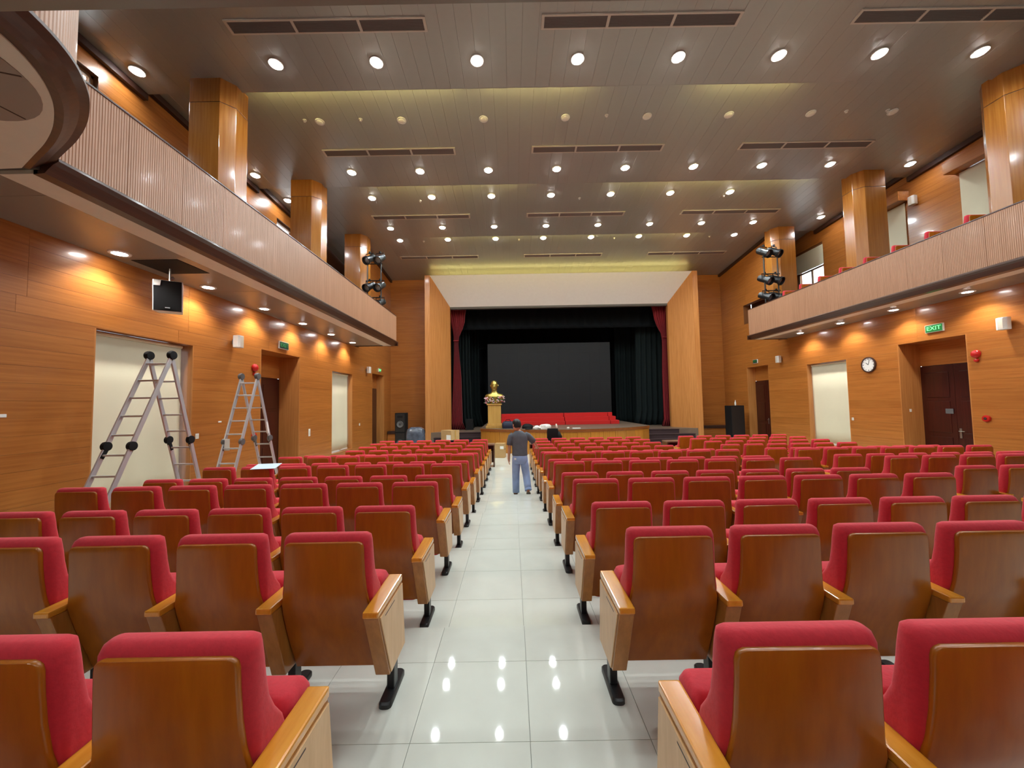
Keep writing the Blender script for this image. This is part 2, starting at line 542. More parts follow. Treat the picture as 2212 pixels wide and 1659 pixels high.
MB().box(FXL, FXR, POY - .25, POY - .05, FZ, 8.9).build('cove_back', 'cream', pf)
MB().box(OXL, OXR, POY, POY + .2, OZ - .1, OZ - .001).build('head_edge', 'ceilback', pf)

# ------------------------------------------------------------------ ceiling: four sloping bays of planks
EDGES = (7.92, 11.55, 15.22, 99)
BAYS = [(4.3, 7.92, 9.0, 8.85), (7.6, 11.55, 9.1, 8.85), (11.23, 15.22, 9.1, 8.85), (14.9, YB, 9.05, 8.56)]
def ceil_z(y):
    for (a, b, za, zb), e in zip(BAYS, EDGES):
        if y <= e:
            return za + (zb - za) * max(0, y - a) / (b - a)
    return 8.5
def ceil_slope(y):
    for (a, b, za, zb), e in zip(BAYS, EDGES):
        if y <= e:
            return math.atan2(zb - za, b - a)
    return 0
ce = struct(empty('ceiling'), 'stepped ceiling of long narrow satin planks')
MB().box(UL - .2, UR + .2, YREAR, 4.3, 9.0, 9.1).build('ceiling_field', 'ceiling', ce)
for (a, b, za, zb) in BAYS:
    L = math.hypot(b - a, zb - za); ang = math.atan2(zb - za, b - a)
    pw = 0.3
    pm = MB().box(0.0012, pw - 0.0012, 0, L, 0, 0.02).mesh('plank', 'ceiling', bevel=0.001, seg=1)
    n = int(math.ceil((UR - UL) / pw))
    for k in range(n):
        x = UL + k * pw
        inst('plank', pm, ce, (x, a, za), (ang, 0, 0))
    MB().hexa([(UL, a, za + .021), (UR, a, za + .021), (UR, b, zb + .021), (UL, b, zb + .021), (UL, a, za + .07), (UR, a, za + .07), (UR, b, zb + .07), (UL, b, zb + .07)]).build('bay_core', 'ceilback', ce)
for (y, z) in ((7.92, 8.85), (11.55, 8.85), (15.22, 8.85)):
    MB().box(UL, UR, y - .02, y, z, z + .045).build('bay_lip', 'ceiling', ce)
# dark trims painted for the shadow line where the ceiling meets the walls
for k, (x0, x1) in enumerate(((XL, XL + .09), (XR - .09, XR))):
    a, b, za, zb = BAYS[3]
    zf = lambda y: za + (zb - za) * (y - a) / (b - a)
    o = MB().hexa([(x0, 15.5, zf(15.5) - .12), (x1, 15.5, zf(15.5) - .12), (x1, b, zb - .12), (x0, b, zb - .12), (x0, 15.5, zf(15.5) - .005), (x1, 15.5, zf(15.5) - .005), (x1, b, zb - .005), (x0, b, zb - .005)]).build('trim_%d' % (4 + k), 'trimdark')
    struct(o, 'dark trim for the shadow line under the ceiling beside the stage')
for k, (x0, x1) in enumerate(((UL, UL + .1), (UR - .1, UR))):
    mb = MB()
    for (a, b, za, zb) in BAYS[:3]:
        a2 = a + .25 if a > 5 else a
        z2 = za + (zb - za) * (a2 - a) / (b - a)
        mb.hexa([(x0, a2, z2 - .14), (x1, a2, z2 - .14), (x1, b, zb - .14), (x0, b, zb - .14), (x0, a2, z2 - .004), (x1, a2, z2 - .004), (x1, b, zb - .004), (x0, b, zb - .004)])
    struct(mb.build('trim_%d' % (6 + k), 'trimdark'), 'dark trim for the shadow line under the ceiling behind the balcony')
# cove tubes hidden behind each lip
def cove(y, z, x0, x1, lab, m='cove'):
    o = MB().tube([(x0, y, z), (x1, y, z)], 0.018, 8).build('cove_light', m, None, smooth=True)
    tag(o, lab, 'light tube', 'yellow cove tubes')
cove(7.80, 8.95, -5.6, -1.0, 'yellow cove light tube above the nearest ceiling step, left end')
cove(7.80, 8.95, 4.2, 6.4, 'yellow cove light tube above the nearest ceiling step, right end')
cove(7.80, 8.95, -0.6, 1.9, 'yellow cove light tube above the nearest ceiling step, middle')
cove(11.43, 8.95, -4.4, 0.4, 'yellow cove light tube above the second ceiling step, left end')
cove(11.43, 8.95, 3.2, 9.6, 'yellow cove light tube above the second ceiling step, right end')
cove(15.10, 8.95, -3.0, 8.0, 'yellow cove light tube above the third ceiling step')
cove(PFY + .55, FZ + .04, FXL + .15, FXR - .15, 'yellow cove light tube over the stage frame', 'covestage')

# ------------------------------------------------------------------ balconies
def rib_panel(length, z0, z1, rib=0.03):
    """ribbed board lying in the y-z plane, face towards +x, from y=0 to length"""
    n = max(2, int(round(length / rib))); w = length / n
    prof = []
    for k in range(n):
        y = k * w
        prof += [(0.0, y), (0.0045, y + w * .14), (0.0045, y + w * .86)]
    prof.append((0.0, length))
    mb = MB()
    m = len(prof)
    vs = [(x, y, z0) for x, y in prof] + [(x, y, z1) for x, y in prof]
    fs = [(i, i + 1, m + i + 1, m + i) for i in range(m - 1)]
    mb.add(vs, fs)
    mb.box(-0.03, -0.0005, 0.0, length, z0, z1)
    return mb
PZ0, PZ1 = 4.56, 5.60
def moulding(path, name, parent, outward):
    """stepped dark cornice along a plan path; outward(i) gives unit plan vector away from the balcony"""
    prof = [(-0.02, 4.60), (0.05, 4.60), (0.085, 4.575), (0.085, 4.55), (0.03, 4.52), (-0.02, 4.47), (-0.05, 4.435), (-0.16, 4.425), (-0.16, 4.60)]
    rings = []
    for i, p in enumerate(path):
        n = outward(i)
        rings.append([(p[0] + n[0] * d, p[1] + n[1] * d, z) for d, z in prof])
    return MB().rings(rings).build(name, 'moulding', parent, smooth=False)

def balcony(side):
    left = side == 'left'
    F = FL if left else FR
    s = 1 if left else -1            # towards the hall centre
    U = UL if left else UR
    b = struct(empty('wall_%s_parapet' % side), '%s balcony with ribbed pinkish wood front and dark moulding' % side)
    sl = struct(empty('floor_%s_balcony' % side), 'floor slab and soffit of the %s balcony' % side)
    en = struct(empty('wall_%s_balcony_end' % side), 'stage-side end of the %s balcony parapet' % side)
    y0 = 3.68 if left else 2.12
    # slab and soffit boards
    xs = sorted((F - s * 0.1, U))
    MB().box(xs[0], xs[1], YREAR if not left else 2.0, YBAL, ZSOF + 0.02, 4.95).build('slab', 'ceilback', sl)
    lo, hi = (XL, F - s * .5) if left else (F - s * .5, XR)
    k = 0
    y = 2.3
    while y < YBAL - .01:
        y2 = min(y + 1.8, YBAL)
        piece('soffit_panel', 'soffit', sl, lo, hi, y + .003, y2 - .003, ZSOF, ZSOF + .02)
        y = y2
    xs = sorted((F - s * .5, F - s * 0.12))
    MB().box(xs[0], xs[1], y0, YBAL, ZSOF - .02, ZSOF + .02).build('soffit_border', 'cream', sl)
    # parapet core and panels
    xs = sorted((F - s * .005 - s * .03, F - s * .14))
    MB().box(xs[0], xs[1], y0, YBAL, PZ0, PZ1).build('parapet_core', 'fascia', b)
    L = 0.75
    n = int(round((YBAL - y0) / L)); L = (YBAL - y0) / n
    me = rib_panel(L - 0.004, PZ0, PZ1).mesh('ribbed_panel', 'fascia')
    for k in range(n):
        if left:
            inst('ribbed_panel', me, b, (F, y0 + k * L, 0))
        else:
            inst('ribbed_panel', me, b, (F, y0 + (k + 1) * L, 0), (0, 0, math.pi))
    xs = sorted((F + s * .015, F - s * .16))
    MB().box(xs[0], xs[1], y0, YBAL + .01, PZ1, PZ1 + .025).build('capping', 'moulding', b, bevel=0.006)
    # end return facing the stage
    xs = sorted((F + s * .005, U if False else F - s * 1.6))
    MB().box(xs[0], xs[1], YBAL, YBAL + .03, PZ0, PZ1).build('end_panel', 'fascia', en)
    path = [(F, y0), (F, YBAL)]
    moulding(path, 'moulding', b, lambda i: (s, 0))
    xs = sorted((F + s * .06, F - s * 1.6))
    MB().box(xs[0], xs[1], YBAL, YBAL + .07, 4.43, 4.60).build('end_moulding', 'moulding', en)
    return b
bl = balcony('left'); br = balcony('right')
# rounded corner bulge of the left balcony
lobe = struct(empty('wall_corner_bulge'), 'rounded corner of the balcony with ribbed front and dark moulding')
LPTS = [(-4.62, 3.66), (-4.3, 3.49), (-3.95, 3.3), (-3.62, 3.08), (-3.33, 2.82), (-3.12, 2.52), (-3.02, 2.2), (-3.0, 1.8)]
def crom(P, n):
    out = []
    Q = [P[0]] + P + [P[-1]]
    for i in range(1, len(Q) - 2):
        for k in range(n):
            t = k / n
            out.append(tuple(.5 * (2 * Q[i][d] + (Q[i + 1][d] - Q[i - 1][d]) * t + (2 * Q[i - 1][d] - 5 * Q[i][d] + 4 * Q[i + 1][d] - Q[i + 2][d]) * t * t + (3 * Q[i][d] - Q[i - 1][d] - 3 * Q[i + 1][d] + Q[i + 2][d]) * t ** 3) for d in (0, 1)))
    out.append(P[-1])
    return out
def normals(P):
    out = []
    for i in range(len(P)):
        dx, dy = P[min(i + 1, len(P) - 1)][0] - P[max(i - 1, 0)][0], P[min(i + 1, len(P) - 1)][1] - P[max(i - 1, 0)][1]
        l = math.hypot(dx, dy)
        out.append((-dy / l, dx / l))
    return out
path = crom(LPTS, 6); pn = normals(path)
moulding(path, 'moulding', lobe, lambda i: pn[i])
fine = crom(LPTS, 34); fnn = normals(fine)
NR = len(fine) - 1
prof = [(p[0] + q[0] * (0.0045 if k % 4 in (1, 2, 3) else 0), p[1] + q[1] * (0.0045 if k % 4 in (1, 2, 3) else 0)) for k, (p, q) in enumerate(zip(fine, fnn))]
prof_in = [(p[0] - q[0] * .1, p[1] - q[1] * .1) for p, q in zip(fine, fnn)]
n = NR + 1
fs = []
vs_ = [(x, y, PZ0) for x, y in prof] + [(x, y, PZ1) for x, y in prof] + [(x, y, PZ0) for x, y in prof_in] + [(x, y, PZ1) for x, y in prof_in]
for i in range(NR):
    fs += [(i, i + 1, n + i + 1, n + i), (2 * n + i + 1, 2 * n + i, 3 * n + i, 3 * n + i + 1), (n + i, n + i + 1, 3 * n + i + 1, 3 * n + i), (i + 1, i, 2 * n + i, 2 * n + i + 1)]
MB().add(vs_, fs).build('ribbed_front', 'fascia', lobe)
inner = [(p[0] - q[0] * .1, p[1] - q[1] * .1) for p, q in zip(path, pn)]
MB().prism(inner + [(-5.4, 1.8), (-5.4, 3.6)], ZSOF - .03, ZSOF + .1).build('soffit_disc', 'cream', lobe)
inset = [(-3.95 + .62 * math.cos(R(t)) , 2.35 + .62 * math.sin(R(t))) for t in range(0, 360, 8)]
MB().prism(inset, ZSOF - .036, ZSOF - .03).build('soffit_inset', 'lobepanel', lobe)
for t in (20, 80, 140):
    MB().bar((-3.95 - .61 * math.cos(R(t)), 2.35 - .61 * math.sin(R(t)), ZSOF - .037), (-3.95 + .61 * math.cos(R(t)), 2.35 + .61 * math.sin(R(t)), ZSOF - .037), .012, .003).build('inset_joint', 'trimdark', lobe)
# rear balcony overhead, behind and above the camera
rb = struct(empty('ceiling_under_rear_balcony'), 'low ceiling under the rear balcony')
MB().box(UL, UR, YREAR, 2.11, 4.40, 4.46).build('soffit_board', 'soffit', rb)
MB().box(UL, UR, YREAR, 2.05, 4.46, 4.95).build('slab', 'ceilback', rb)
MB().box(-3.0, UR, 1.95, 2.09, 4.46, 5.58).build('parapet', 'fascia', rb)

# columns on the balconies
def column(name, x0, x1, y0, y1, inner, lab):
    """chamfer on the two inner corners"""
    c = 0.2
    if inner > 0:
        P = [(x0, y0), (x1 - c, y0), (x1, y0 + c), (x1, y1 - c), (x1 - c, y1), (x0, y1)]
    else:
        P = [(x1, y0), (x1, y1), (x0 + c, y1), (x0, y1 - c), (x0, y0 + c), (x0 + c, y0)]
    e = empty(name, label=lab, cat='column', group='wood-clad columns standing on the balconies')
    zt = ceil_z(y0 + .3)
    MB().prism(P, 4.95, zt - .5).build('shaft', 'column', e, bevel=0.006)
    cx, cy = (x0 + x1) / 2, (y0 + y1) / 2
    MB().prism([(cx + (x - cx) * .985, cy + (y - cy) * .985) for x, y in P], zt - .5, zt - .488).build('joint', 'trimdark', e)
    MB().prism(P, zt - .488, zt + .05).build('head', 'column', e, bevel=0.006)
    return e
for k, y in enumerate((7.55, 11.15, 14.83)):
    w = ('nearest', 'middle', 'farthest')[k]
    column('column', -6.5, -5.68, y, y + .75, 1, 'orange wood-clad column on the left balcony, %s of three' % w)
    column('column', 10.42, 11.24, y, y + .75, -1, 'orange wood-clad column on the right balcony, %s of three' % w)

# ------------------------------------------------------------------ windows, blinds, doors in the lower walls
wn = 0
def lower_window(side, op, gap, lab):
    global wn
    wn += 1
    s = 1 if side == 'left' else -1           # into the hall
    X = XL if side == 'left' else XR
    y0, y1, z0, z1 = op
    w = struct(empty('window_%d' % wn), 'recessed window behind ' + lab)
    D = 0.42
    def bx(xa, xb, *r):
        a, b = sorted((X - s * xa, X - s * xb))
        return MB().box(a, b, *r)
    # lining of the recess
    bx(0.0, D, y0, y0 + .02, z0, z1).build('jamb', 'wall_z', w)
    bx(0.0, D, y1 - .02, y1, z0, z1).build('jamb', 'wall_z', w)
    bx(0.0, D, y0, y1, z1 - .02, z1).build('head', 'wall_y', w)
    bx(-0.02, D, y0, y1, z0, z0 + .02).build('window_sill', 'wall_y', w)
    # frame and panes
    for (a, b, c, d) in ((y0, y1, z0, z0 + .08), (y0, y1, z1 - .08, z1), (y0, y0 + .06, z0, z1), (y1 - .06, y1, z0, z1), ((y0 + y1) / 2 - .03, (y0 + y1) / 2 + .03, z0, z1)):
        bx(D, D + .05, a, b, c, d).build('window_frame', 'frame', w)
    ym = (y0 + y1) / 2
    bx(D + .02, D + .026, y0 + .06, ym - .03, z0 + .08, z1 - .08).build('pane', 'glass', w)
    bx(D + .02, D + .026, ym + .03, y1 - .06, z0 + .08, z1 - .08).build('pane', 'glass', w)
    # roller blind
    a, b = (y0 + .03, y1 - gap) if side == 'left' else (y0 + .02, y1 - .04)
    e = empty('roller_blind', (X - s * .16, (a + b) / 2, z0), label=lab, cat='blind')
    n = 24
    vs = []; fs = []
    for i in range(n + 1):
        y = -(b - a) / 2 + (b - a) * i / n
        for j, z in enumerate((0.05, 0.5, 1.2, 1.9, z1 - z0 - .03)):
            wob = 0.012 * math.sin(i * .55 + j) * (1 - j / 4.0)
            vs.append((wob, y, z))
    for i in range(n):
        for j in range(4):
            q = i * 5 + j
            fs.append((q, q + 5, q + 6, q + 1))
    o = MB().add(vs, fs).build('cloth', 'blind', e, smooth='all')
    sm = o.modifiers.new('thickness', 'SOLIDIFY'); sm.thickness = 0.004
    MB().box(-.015, .015, -(b - a) / 2, (b - a) / 2, 0.03, 0.07).build('bottom_rail', 'white', e, bevel=.005)
    MB().tube([(0, -(b - a) / 2, z1 - z0 - .06), (0, (b - a) / 2, z1 - z0 - .06)], .035, 12).build('roller', 'blind', e, smooth=True)
    return w
lower_window('left', opsL[0], 0.1, 'large cream roller blind behind the nearer stepladder')
lower_window('left', opsL[1], 0.08, 'narrow-looking cream roller blind on left wall beyond the door')
lower_window('right', opsR[0], 0.1, 'cream roller blind on right wall beside the clock')
dn = 0
def door(side, op, double, lab, D=.6):
    global dn
    dn += 1
    s = 1 if side == 'left' else -1
    X = XL if side == 'left' else XR
    y0, y1, z0, z1 = op
    d = struct(empty('door_%d' % dn), lab)
    def bx(xa, xb, *r):
        a, b = sorted((X - s * xa, X - s * xb))
        return MB().box(a, b, *r)
    bx(0.0, D, y0, y0 + .02, 0, z1).build('jamb', 'wall_z', d)
    bx(0.0, D, y1 - .02, y1, 0, z1).build('jamb', 'wall_z', d)
    bx(0.0, D, y0, y1, z1 - .02, z1).build('head', 'wall_y', d)
    ZT = 2.92
    bx(D - .01, D + .05, y0, y1, ZT, z1).build('transom', 'wall_y', d)
    bx(D + .05, D + .1, y0, y1, 0, z1).build('door_back', 'trimdark', d)
    leaves = [(y0 + .02, (y0 + y1) / 2 - .003), ((y0 + y1) / 2 + .003, y1 - .02)] if double else [(y0 + .02, y1 - .02)]
    for k, (a, b) in enumerate(leaves):
        lf = bx(D - .02, D + .04, a, b, 0.01, ZT - .01).build('door_leaf', 'door', d, bevel=.004)
        for (c, e) in ((.22, 1.0), (1.12, 1.95), (2.05, ZT - .2)):
            # raised panel with frame
            bx(D - .03, D - .02, a + .12, b - .12, c, e).build('door_panel', 'door', lf, bevel=.008)
        hy = (b - .07) if k == 0 else (a + .07)
        if not double:
            hy = b - .08
        if k == 0:
            bx(D - .035, D - .02, hy - .025, hy + .025, 1.0, 1.25).build('handle_plate', 'steel', lf, bevel=.004)
            q = MB().tube([(X - s * (D - .03), hy, 1.18), (X - s * (D - .08), hy, 1.18), (X - s * (D - .08), hy - .13, 1.18)], .011, 8)
            q.build('handle', 'steel', lf, smooth=True)
    return d
door('left', opsL[2], True, 'recessed dark mahogany double door on the left wall')
door('left', opsL[3], True, 'recessed dark door on the left wall near the stage', .38)
door('right', opsR[1], True, 'recessed dark mahogany double door on the right wall')
door('right', opsR[2], True, 'recessed dark door on the right wall near the stage', .38)
# small notice on the right door
o = MB().box(XR + .563, XR + .57, 9.98, 10.16, 1.62, 1.75).build('notice_plate', 'grey')
tag(o, 'small grey notice plate on the right mahogany door', 'sign')

# upper windows
def upper_window(side, op, kind, lab):
    global wn
    wn += 1
    s = 1 if side == 'left' else -1
    X = UL if side == 'left' else UR
    y0, y1, z0, z1 = op
    w = struct(empty('window_%d' % wn), lab)
    def bx(xa, xb, *r):
        a, b = sorted((X - s * xa, X - s * xb))
        return MB().box(a, b, *r)
    for (a, b, c, d) in ((y0, y1, z0, z0 + .05), (y0, y1, z1 - .05, z1), (y0, y0 + .05, z0, z1), (y1 - .05, y1, z0, z1), (y0, y1, 7.36, 7.42), ((y0 + y1) / 2 - .025, (y0 + y1) / 2 + .025, z0, 7.36)):
        bx(.1, .16, a, b, c, d).build('window_frame', 'frame', w)
    bx(.12, .126, y0 + .05, y1 - .05, z0 + .05, z1 - .05).build('pane', 'glass', w)
    return w
upper_window('right', upR[0], 0, 'bright upper window beyond the farthest right column')
upper_window('right', upR[1], 1, 'upper window behind the middle right column')
upper_window('right', upR[2], 1, 'upper window behind the nearest right column')
upper_window('left', upL[0], 0, 'bright upper window high on the left near the balcony corner')
upper_window('left', upL[1], 0, 'bright upper window on the left behind the middle column')
def upper_blind(y0, y1, z0, z1, lab, pelmet=True):
    e = empty('roller_blind', (UR - .03, (y0 + y1) / 2, z0), label=lab, cat='blind')
    h = (y1 - y0) / 2
    MB().box(0, .006, -h, h, 0, z1 - z0).build('cloth', 'blind', e)
    MB().box(-.012, .012, -h, h, -.03, .005).build('bottom_rail', 'white', e, bevel=.004)
    if pelmet:
        p = MB().box(UR - .34, UR - .001, y0 - .12, y1 + .12, z1 + .02, z1 + .32).build('pelmet', 'wall_y', None, bevel=.01)
        tag(p, 'wood box pelmet above the ' + lab[lab.find('upper'):], 'pelmet')
upper_blind(11.72, 13.25, 6.22, 8.13, 'pale blind in the upper window beside the middle right column')
upper_blind(8.7, 10.25, 6.22, 8.18, 'pale blind in the upper window beside the nearest right column')
upper_blind(14.9, 16.45, 7.42, 8.18, 'half-lowered blind in the bright upper window far right', False)

# ------------------------------------------------------------------ lights
ring_me = MB().lathe([(.104, -.012), (.13, -.012), (.136, 0.0), (.136, .01), (.104, .01)], n=20).mesh('downlight_rim', 'white', smooth=True)
lens_me = MB().lathe([(.02, -.046), (.06, -.042), (.09, -.028), (.106, -.006), (.106, .004)], n=20).mesh('downlight_lens', 'lens', smooth=True)
lens_off = MB().lathe([(.02, -.046), (.06, -.042), (.09, -.028), (.106, -.006), (.106, .004)], n=20).mesh('downlight_lens_off', 'lensoff', smooth=True)
SPOTD = {}
def lamp_data(watt, col=(.85, .97, 1.0), size=172, blend=0.55, soft=.07):
    k = (watt, col, size)
    if k not in SPOTD:
        d = bpy.data.lights.new('downlight_lamp', 'SPOT')
        d.energy = watt; d.color = col; d.spot_size = R(size); d.spot_blend = blend; d.shadow_soft_size = soft
        SPOTD[k] = d
    return SPOTD[k]
def downlight(x, y, z, lab, grp, lit=True, watt=SPOT_W, slope=0.0, scale=1.0, size=172, col=(.85, .97, 1.0)):
    e = empty('downlight', (x, y, z), label=lab, cat='light', group=grp)
    e.rotation_euler = (slope, 0, 0)
    e.scale = (scale,) * 3
    inst('rim', ring_me, e)
    inst('lens', lens_me if lit else lens_off, e, scale=(1, 1, .45 if 'balcony,' in lab else 1))
    if lit:
        l = bpy.data.objects.new('lamp', lamp_data(watt, col, size))
        C.objects.link(l); l.parent = e; l.location = (0, 0, -.06)
    return e
LX = [-4.56 + 1.99 * k for k in range(8)]
rows = [(7.26, 8, 'nearest'), (10.85, 8, 'second'), (12.48, 7, 'third'), (14.43, 8, 'fourth'), (15.68, 8, 'fifth')]
for y, n, w in rows:
    for k in range(n):
        downlight(LX[k], y, ceil_z(y) - .012, 'lit ceiling downlight, %s from left in the %s row of the main ceiling' % (ordn(k), w if w != 'nearest' else 'nearest'), 'lit downlights in the main ceiling', slope=ceil_slope(y))
for y, w in ((5.5, 'next nearer'), (3.6, 'nearest overhead')):  # lamp rows added out of view to brighten the near seats
    for k in range(8):
        downlight(LX[k], y, ceil_z(y) - .012, 'added unseen ceiling downlight, %s from left in the row above the picture, %s' % (ordn(k), w), 'lit downlights in the main ceiling', slope=ceil_slope(y) if y > 4.3 else 0, watt=SPOT_W * .5)
for x, w in ((-7.4, 'left'), (11.75, 'right')):
    for y, q in ((7.36, 'nearest'), (10.9, 'second'), (14.15, 'third')):
        if x > 0 and y < 8: continue
        yy = 12.53 if (x < 0 and y > 12) else y
        downlight(x, yy, ceil_z(yy) - .012, 'lit ceiling downlight above the %s balcony seats, %s one' % (w, q), 'lit downlights above the balconies', slope=ceil_slope(yy), watt=SPOT_W * .22)
for k in range(8):
    downlight(LX[k], 9.0, ceil_z(9.0) - .012, 'unlit ceiling downlight, %s from left, behind the nearest lit row' % ordn(k), 'unlit downlights', lit=False, slope=ceil_slope(9.0), scale=.8)
for k in range(6):
    y = 5.68 + 1.69 * k
    downlight(-5.88, y, ZSOF - .002, 'lit downlight under the left balcony, %s from the camera' % ordn(k), 'lit downlights under the balconies', watt=SOFFIT_W, size=130, col=(.98, .97, .92))
for k in range(5):
    y = 6.95 + 1.7 * k
    downlight(10.42, y, ZSOF - .002, 'lit downlight under the right balcony, %s from the camera' % ordn(k), 'lit downlights under the balconies', watt=SOFFIT_W, size=130, col=(.98, .97, .92))
for k, x in enumerate((-5.5, -2.6, 0.3, 3.2, 6.1, 9.0)):  # unseen lamps added behind the camera to light the foreground seat backs
    downlight(x, -1.2, 4.40 - .002, 'added unseen downlight under the rear balcony, %s from left' % ordn(k), 'added downlights under the rear balcony', watt=SOFFIT_W, size=150)
# sprinklers
sp_me = MB().lathe([(.012, -.05), (.03, -.045), (.012, -.03), (.012, -.012), (.045, -.008), (.045, 0)], n=12).mesh('sprinkler', 'white', smooth=True)
k = 0
for y, xs in ((8.95, (-3.55, -4.9, 2.4, 8.2, 9.2)), (12.7, (-3.0, 2.4, 7.3)), (15.8, (-3.6, 0.4, 4.4, 8.4))):
    for j, x in enumerate(xs):
        tag(inst('sprinkler', sp_me, None, (x, y, ceil_z(y) - .001)), 'small white ceiling sprinkler, %s from left of the %s sprinkler row' % (ordn(sorted(xs).index(x)), {8.95: 'nearest', 12.7: 'middle', 15.8: 'farthest'}[y]), 'sprinkler', 'ceiling sprinklers')
# ceiling vents: groups of three grilles
def grille_mesh(w, d):
    mb = MB().box(-w / 2, w / 2, -d / 2, d / 2, -.004, 0)
    n = 7
    for k in range(n):
        y = -d / 2 + d * (k + .5) / n
        mb.hexa([(-w / 2, y - .008, -.006), (w / 2, y - .008, -.006), (w / 2, y + .004, -.02), (-w / 2, y + .004, -.02), (-w / 2, y - .006, -.004), (w / 2, y - .006, -.004), (w / 2, y + .006, -.018), (-w / 2, y + .006, -.018)])
    return mb.mesh('grille', 'ventdark')
gm = grille_mesh(1.12, .2)
for y, w in ((6.54, 'nearest'), (10.06, 'second'), (13.68, 'third'), (17.2, 'farthest')):
    for x, q in ((-3.2, 'left'), (2.42, 'middle'), (8.05, 'right')):
        e = empty('ceiling_vent', (x, y, ceil_z(y) - .002), label='long three-part ceiling vent, %s one of the %s vent row' % (q, w), cat='vent', group='three-part ceiling vents')
        e.rotation_euler = (ceil_slope(y), 0, 0)
        for k in range(3):
            g = inst('grille', gm, e, ((k - 1) * 1.17, 0, -.002))
        mb = MB()
        mb.box(-1.78, 1.78, -.13, -.1, -.024, 0).box(-1.78, 1.78, .1, .13, -.024, 0)
        for k in range(4):
            xx = -1.755 + 1.17 * k
            mb.box(xx - .025, xx + .025, -.1, .1, -.024, 0)
        mb.build('frame', 'ventframe', e)

# ------------------------------------------------------------------ stage
st = struct(empty('floor_stage'), 'dark stage floor behind the frame')
MB().box(FXL + .05, FXR - .05, PFY + .02, 27.0, 0.0, 0.78).build('stage_base', 'stagefloor', st)
# raised apron with a curved front
AZ = 1.0
A0, A1, AM = (-1.41, 17.2), (6.05, 17.2), 15.6
acx = (A0[0] + A1[0]) / 2
hw = (A1[0] - A0[0]) / 2
sag = 17.2 - AM
arad = (hw * hw + sag * sag) / (2 * sag)
acy = AM + arad
half = math.asin(hw / arad)
def arc(t, r=None):      # t -1..1
    r = r or arad
    return (acx + r * math.sin(half * t), acy - r * math.cos(half * t))
ap = struct(empty('floor_apron'), 'curved raised apron of the stage with wood panelled front')
front = [arc(-1 + 2 * k / 28) for k in range(29)]
MB().prism(front + [(A1[0], 24.0), (A0[0], 24.0)], 0.78, AZ - .004).build('apron_core', 'apronedge', ap)
MB().prism([arc(-1 + 2 * k / 28, arad - .03) for k in range(29)] + [(A1[0], 18.2), (A0[0], 18.2)], 0, 0.78).build('apron_base', 'trimdark', ap)
fo = [arc(-1 + 2 * k / 28, arad + .05) for k in range(29)]
MB().prism(fo + [(A1[0] + .05, 24.0), (A0[0] - .05, 24.0)], AZ - .004, AZ + .012).build('apron_top', 'stagefloor', ap)
fi = [arc(-1 + 2 * k / 28, arad - .02) for k in range(29)]
MB().prism(fo + fi[::-1], AZ - .11, AZ).build('nosing', 'apronedge', ap, bevel=.008)
npan = 15
for k in range(npan):
    t0, t1 = -1 + 2 * k / npan, -1 + 2 * (k + 1) / npan
    g = .006 / arad / half
    p0, p1 = arc(t0 + g, arad + .02), arc(t1 - g, arad + .02)
    q0, q1 = arc(t0 + g, arad - .03), arc(t1 - g, arad - .03)
    MB().prism([p0, p1, q1, q0], 0.0, AZ - .11).build('front_panel', 'apron', ap)
# stairs on both sides
for s, (xa, xb) in enumerate(((-3.6, A0[0] - .05), (A1[0] + .05, 8.3))):
    e = struct(empty('trim_%d' % (8 + s)), ('left', 'right')[s] + ' dark stairs up to the stage')
    for k in range(4):
        z = .78 - .195 * k
        y = PFY - .32 * k
        x0, x1 = (xa - .0 * k, xb) if s == 0 else (xa, xb + .0)
        if k == 0:
            if s == 0: x0 = -3.0
            else: x1 = 7.7
        MB().box(x0, x1, y - .32, y + (.02 if k == 0 else 0.0), 0, z - .02).build('riser', 'stair', e)
        MB().box(x0 - .01, x1 + .01, y - .345, y + (.02 if k == 0 else 0.0), z - .02, z).build('tread', 'stair', e, bevel=.006)

# black surround of the stage house
bh = struct(empty('wall_stage_house'), 'black surround of the stage')
MB().box(XL, XR, 26.8, 27.0, .78, 9.0).build('rear_face', 'blackvelvet', bh)
MB().box(XL - .1, XL, YB + .26, 27, .78, 9.0).build('side_face', 'blackvelvet', bh)
MB().box(XR, XR + .1, YB + .26, 27, .78, 9.0).build('side_face', 'blackvelvet', bh)
MB().box(XL, XR, YB + .26, 27, 9.0, 9.1).build('top_face', 'blackvelvet', bh)

def drape(name, m, y, z0, z1, left, right, folds, amp, label, cat='curtain', group=None, tie=None):
    """pleated cloth; left(z), right(z) give its sides"""
    e = empty(name, ((left(z0) + right(z0)) / 2, y, z0), label=label, cat=cat, group=group)
    nx, nz = folds * 6, 18
    vs = []; fs = []
    ox, oz = e.location.x, z0
    for j in range(nz + 1):
        z = z0 + (z1 - z0) * j / nz
        a, b = left(z), right(z)
        for i in range(nx + 1):
            t = i / nx
            vs.append((a + (b - a) * t - ox, amp * math.sin(t * folds * 2 * math.pi + .35 * math.sin(j * .4)), z - oz))
    for j in range(nz):
        for i in range(nx):
            q = j * (nx + 1) + i
            fs.append((q, q + 1, q + nx + 2, q + nx + 1))
    o = MB().add(vs, fs).build('cloth', m, e, smooth='all')
    sd = o.modifiers.new('thickness', 'SOLIDIFY'); sd.thickness = .01
    if tie:
        zt, a, b = tie
        MB().tube([(a - ox - .02, -.02 - amp, zt - oz), ((a + b) / 2 - ox, -.07 - amp, zt - oz - .01), (b - ox + .02, -.02 - amp, zt - oz)], .03, 8).build('tieback', m, e, smooth=True)
    return e
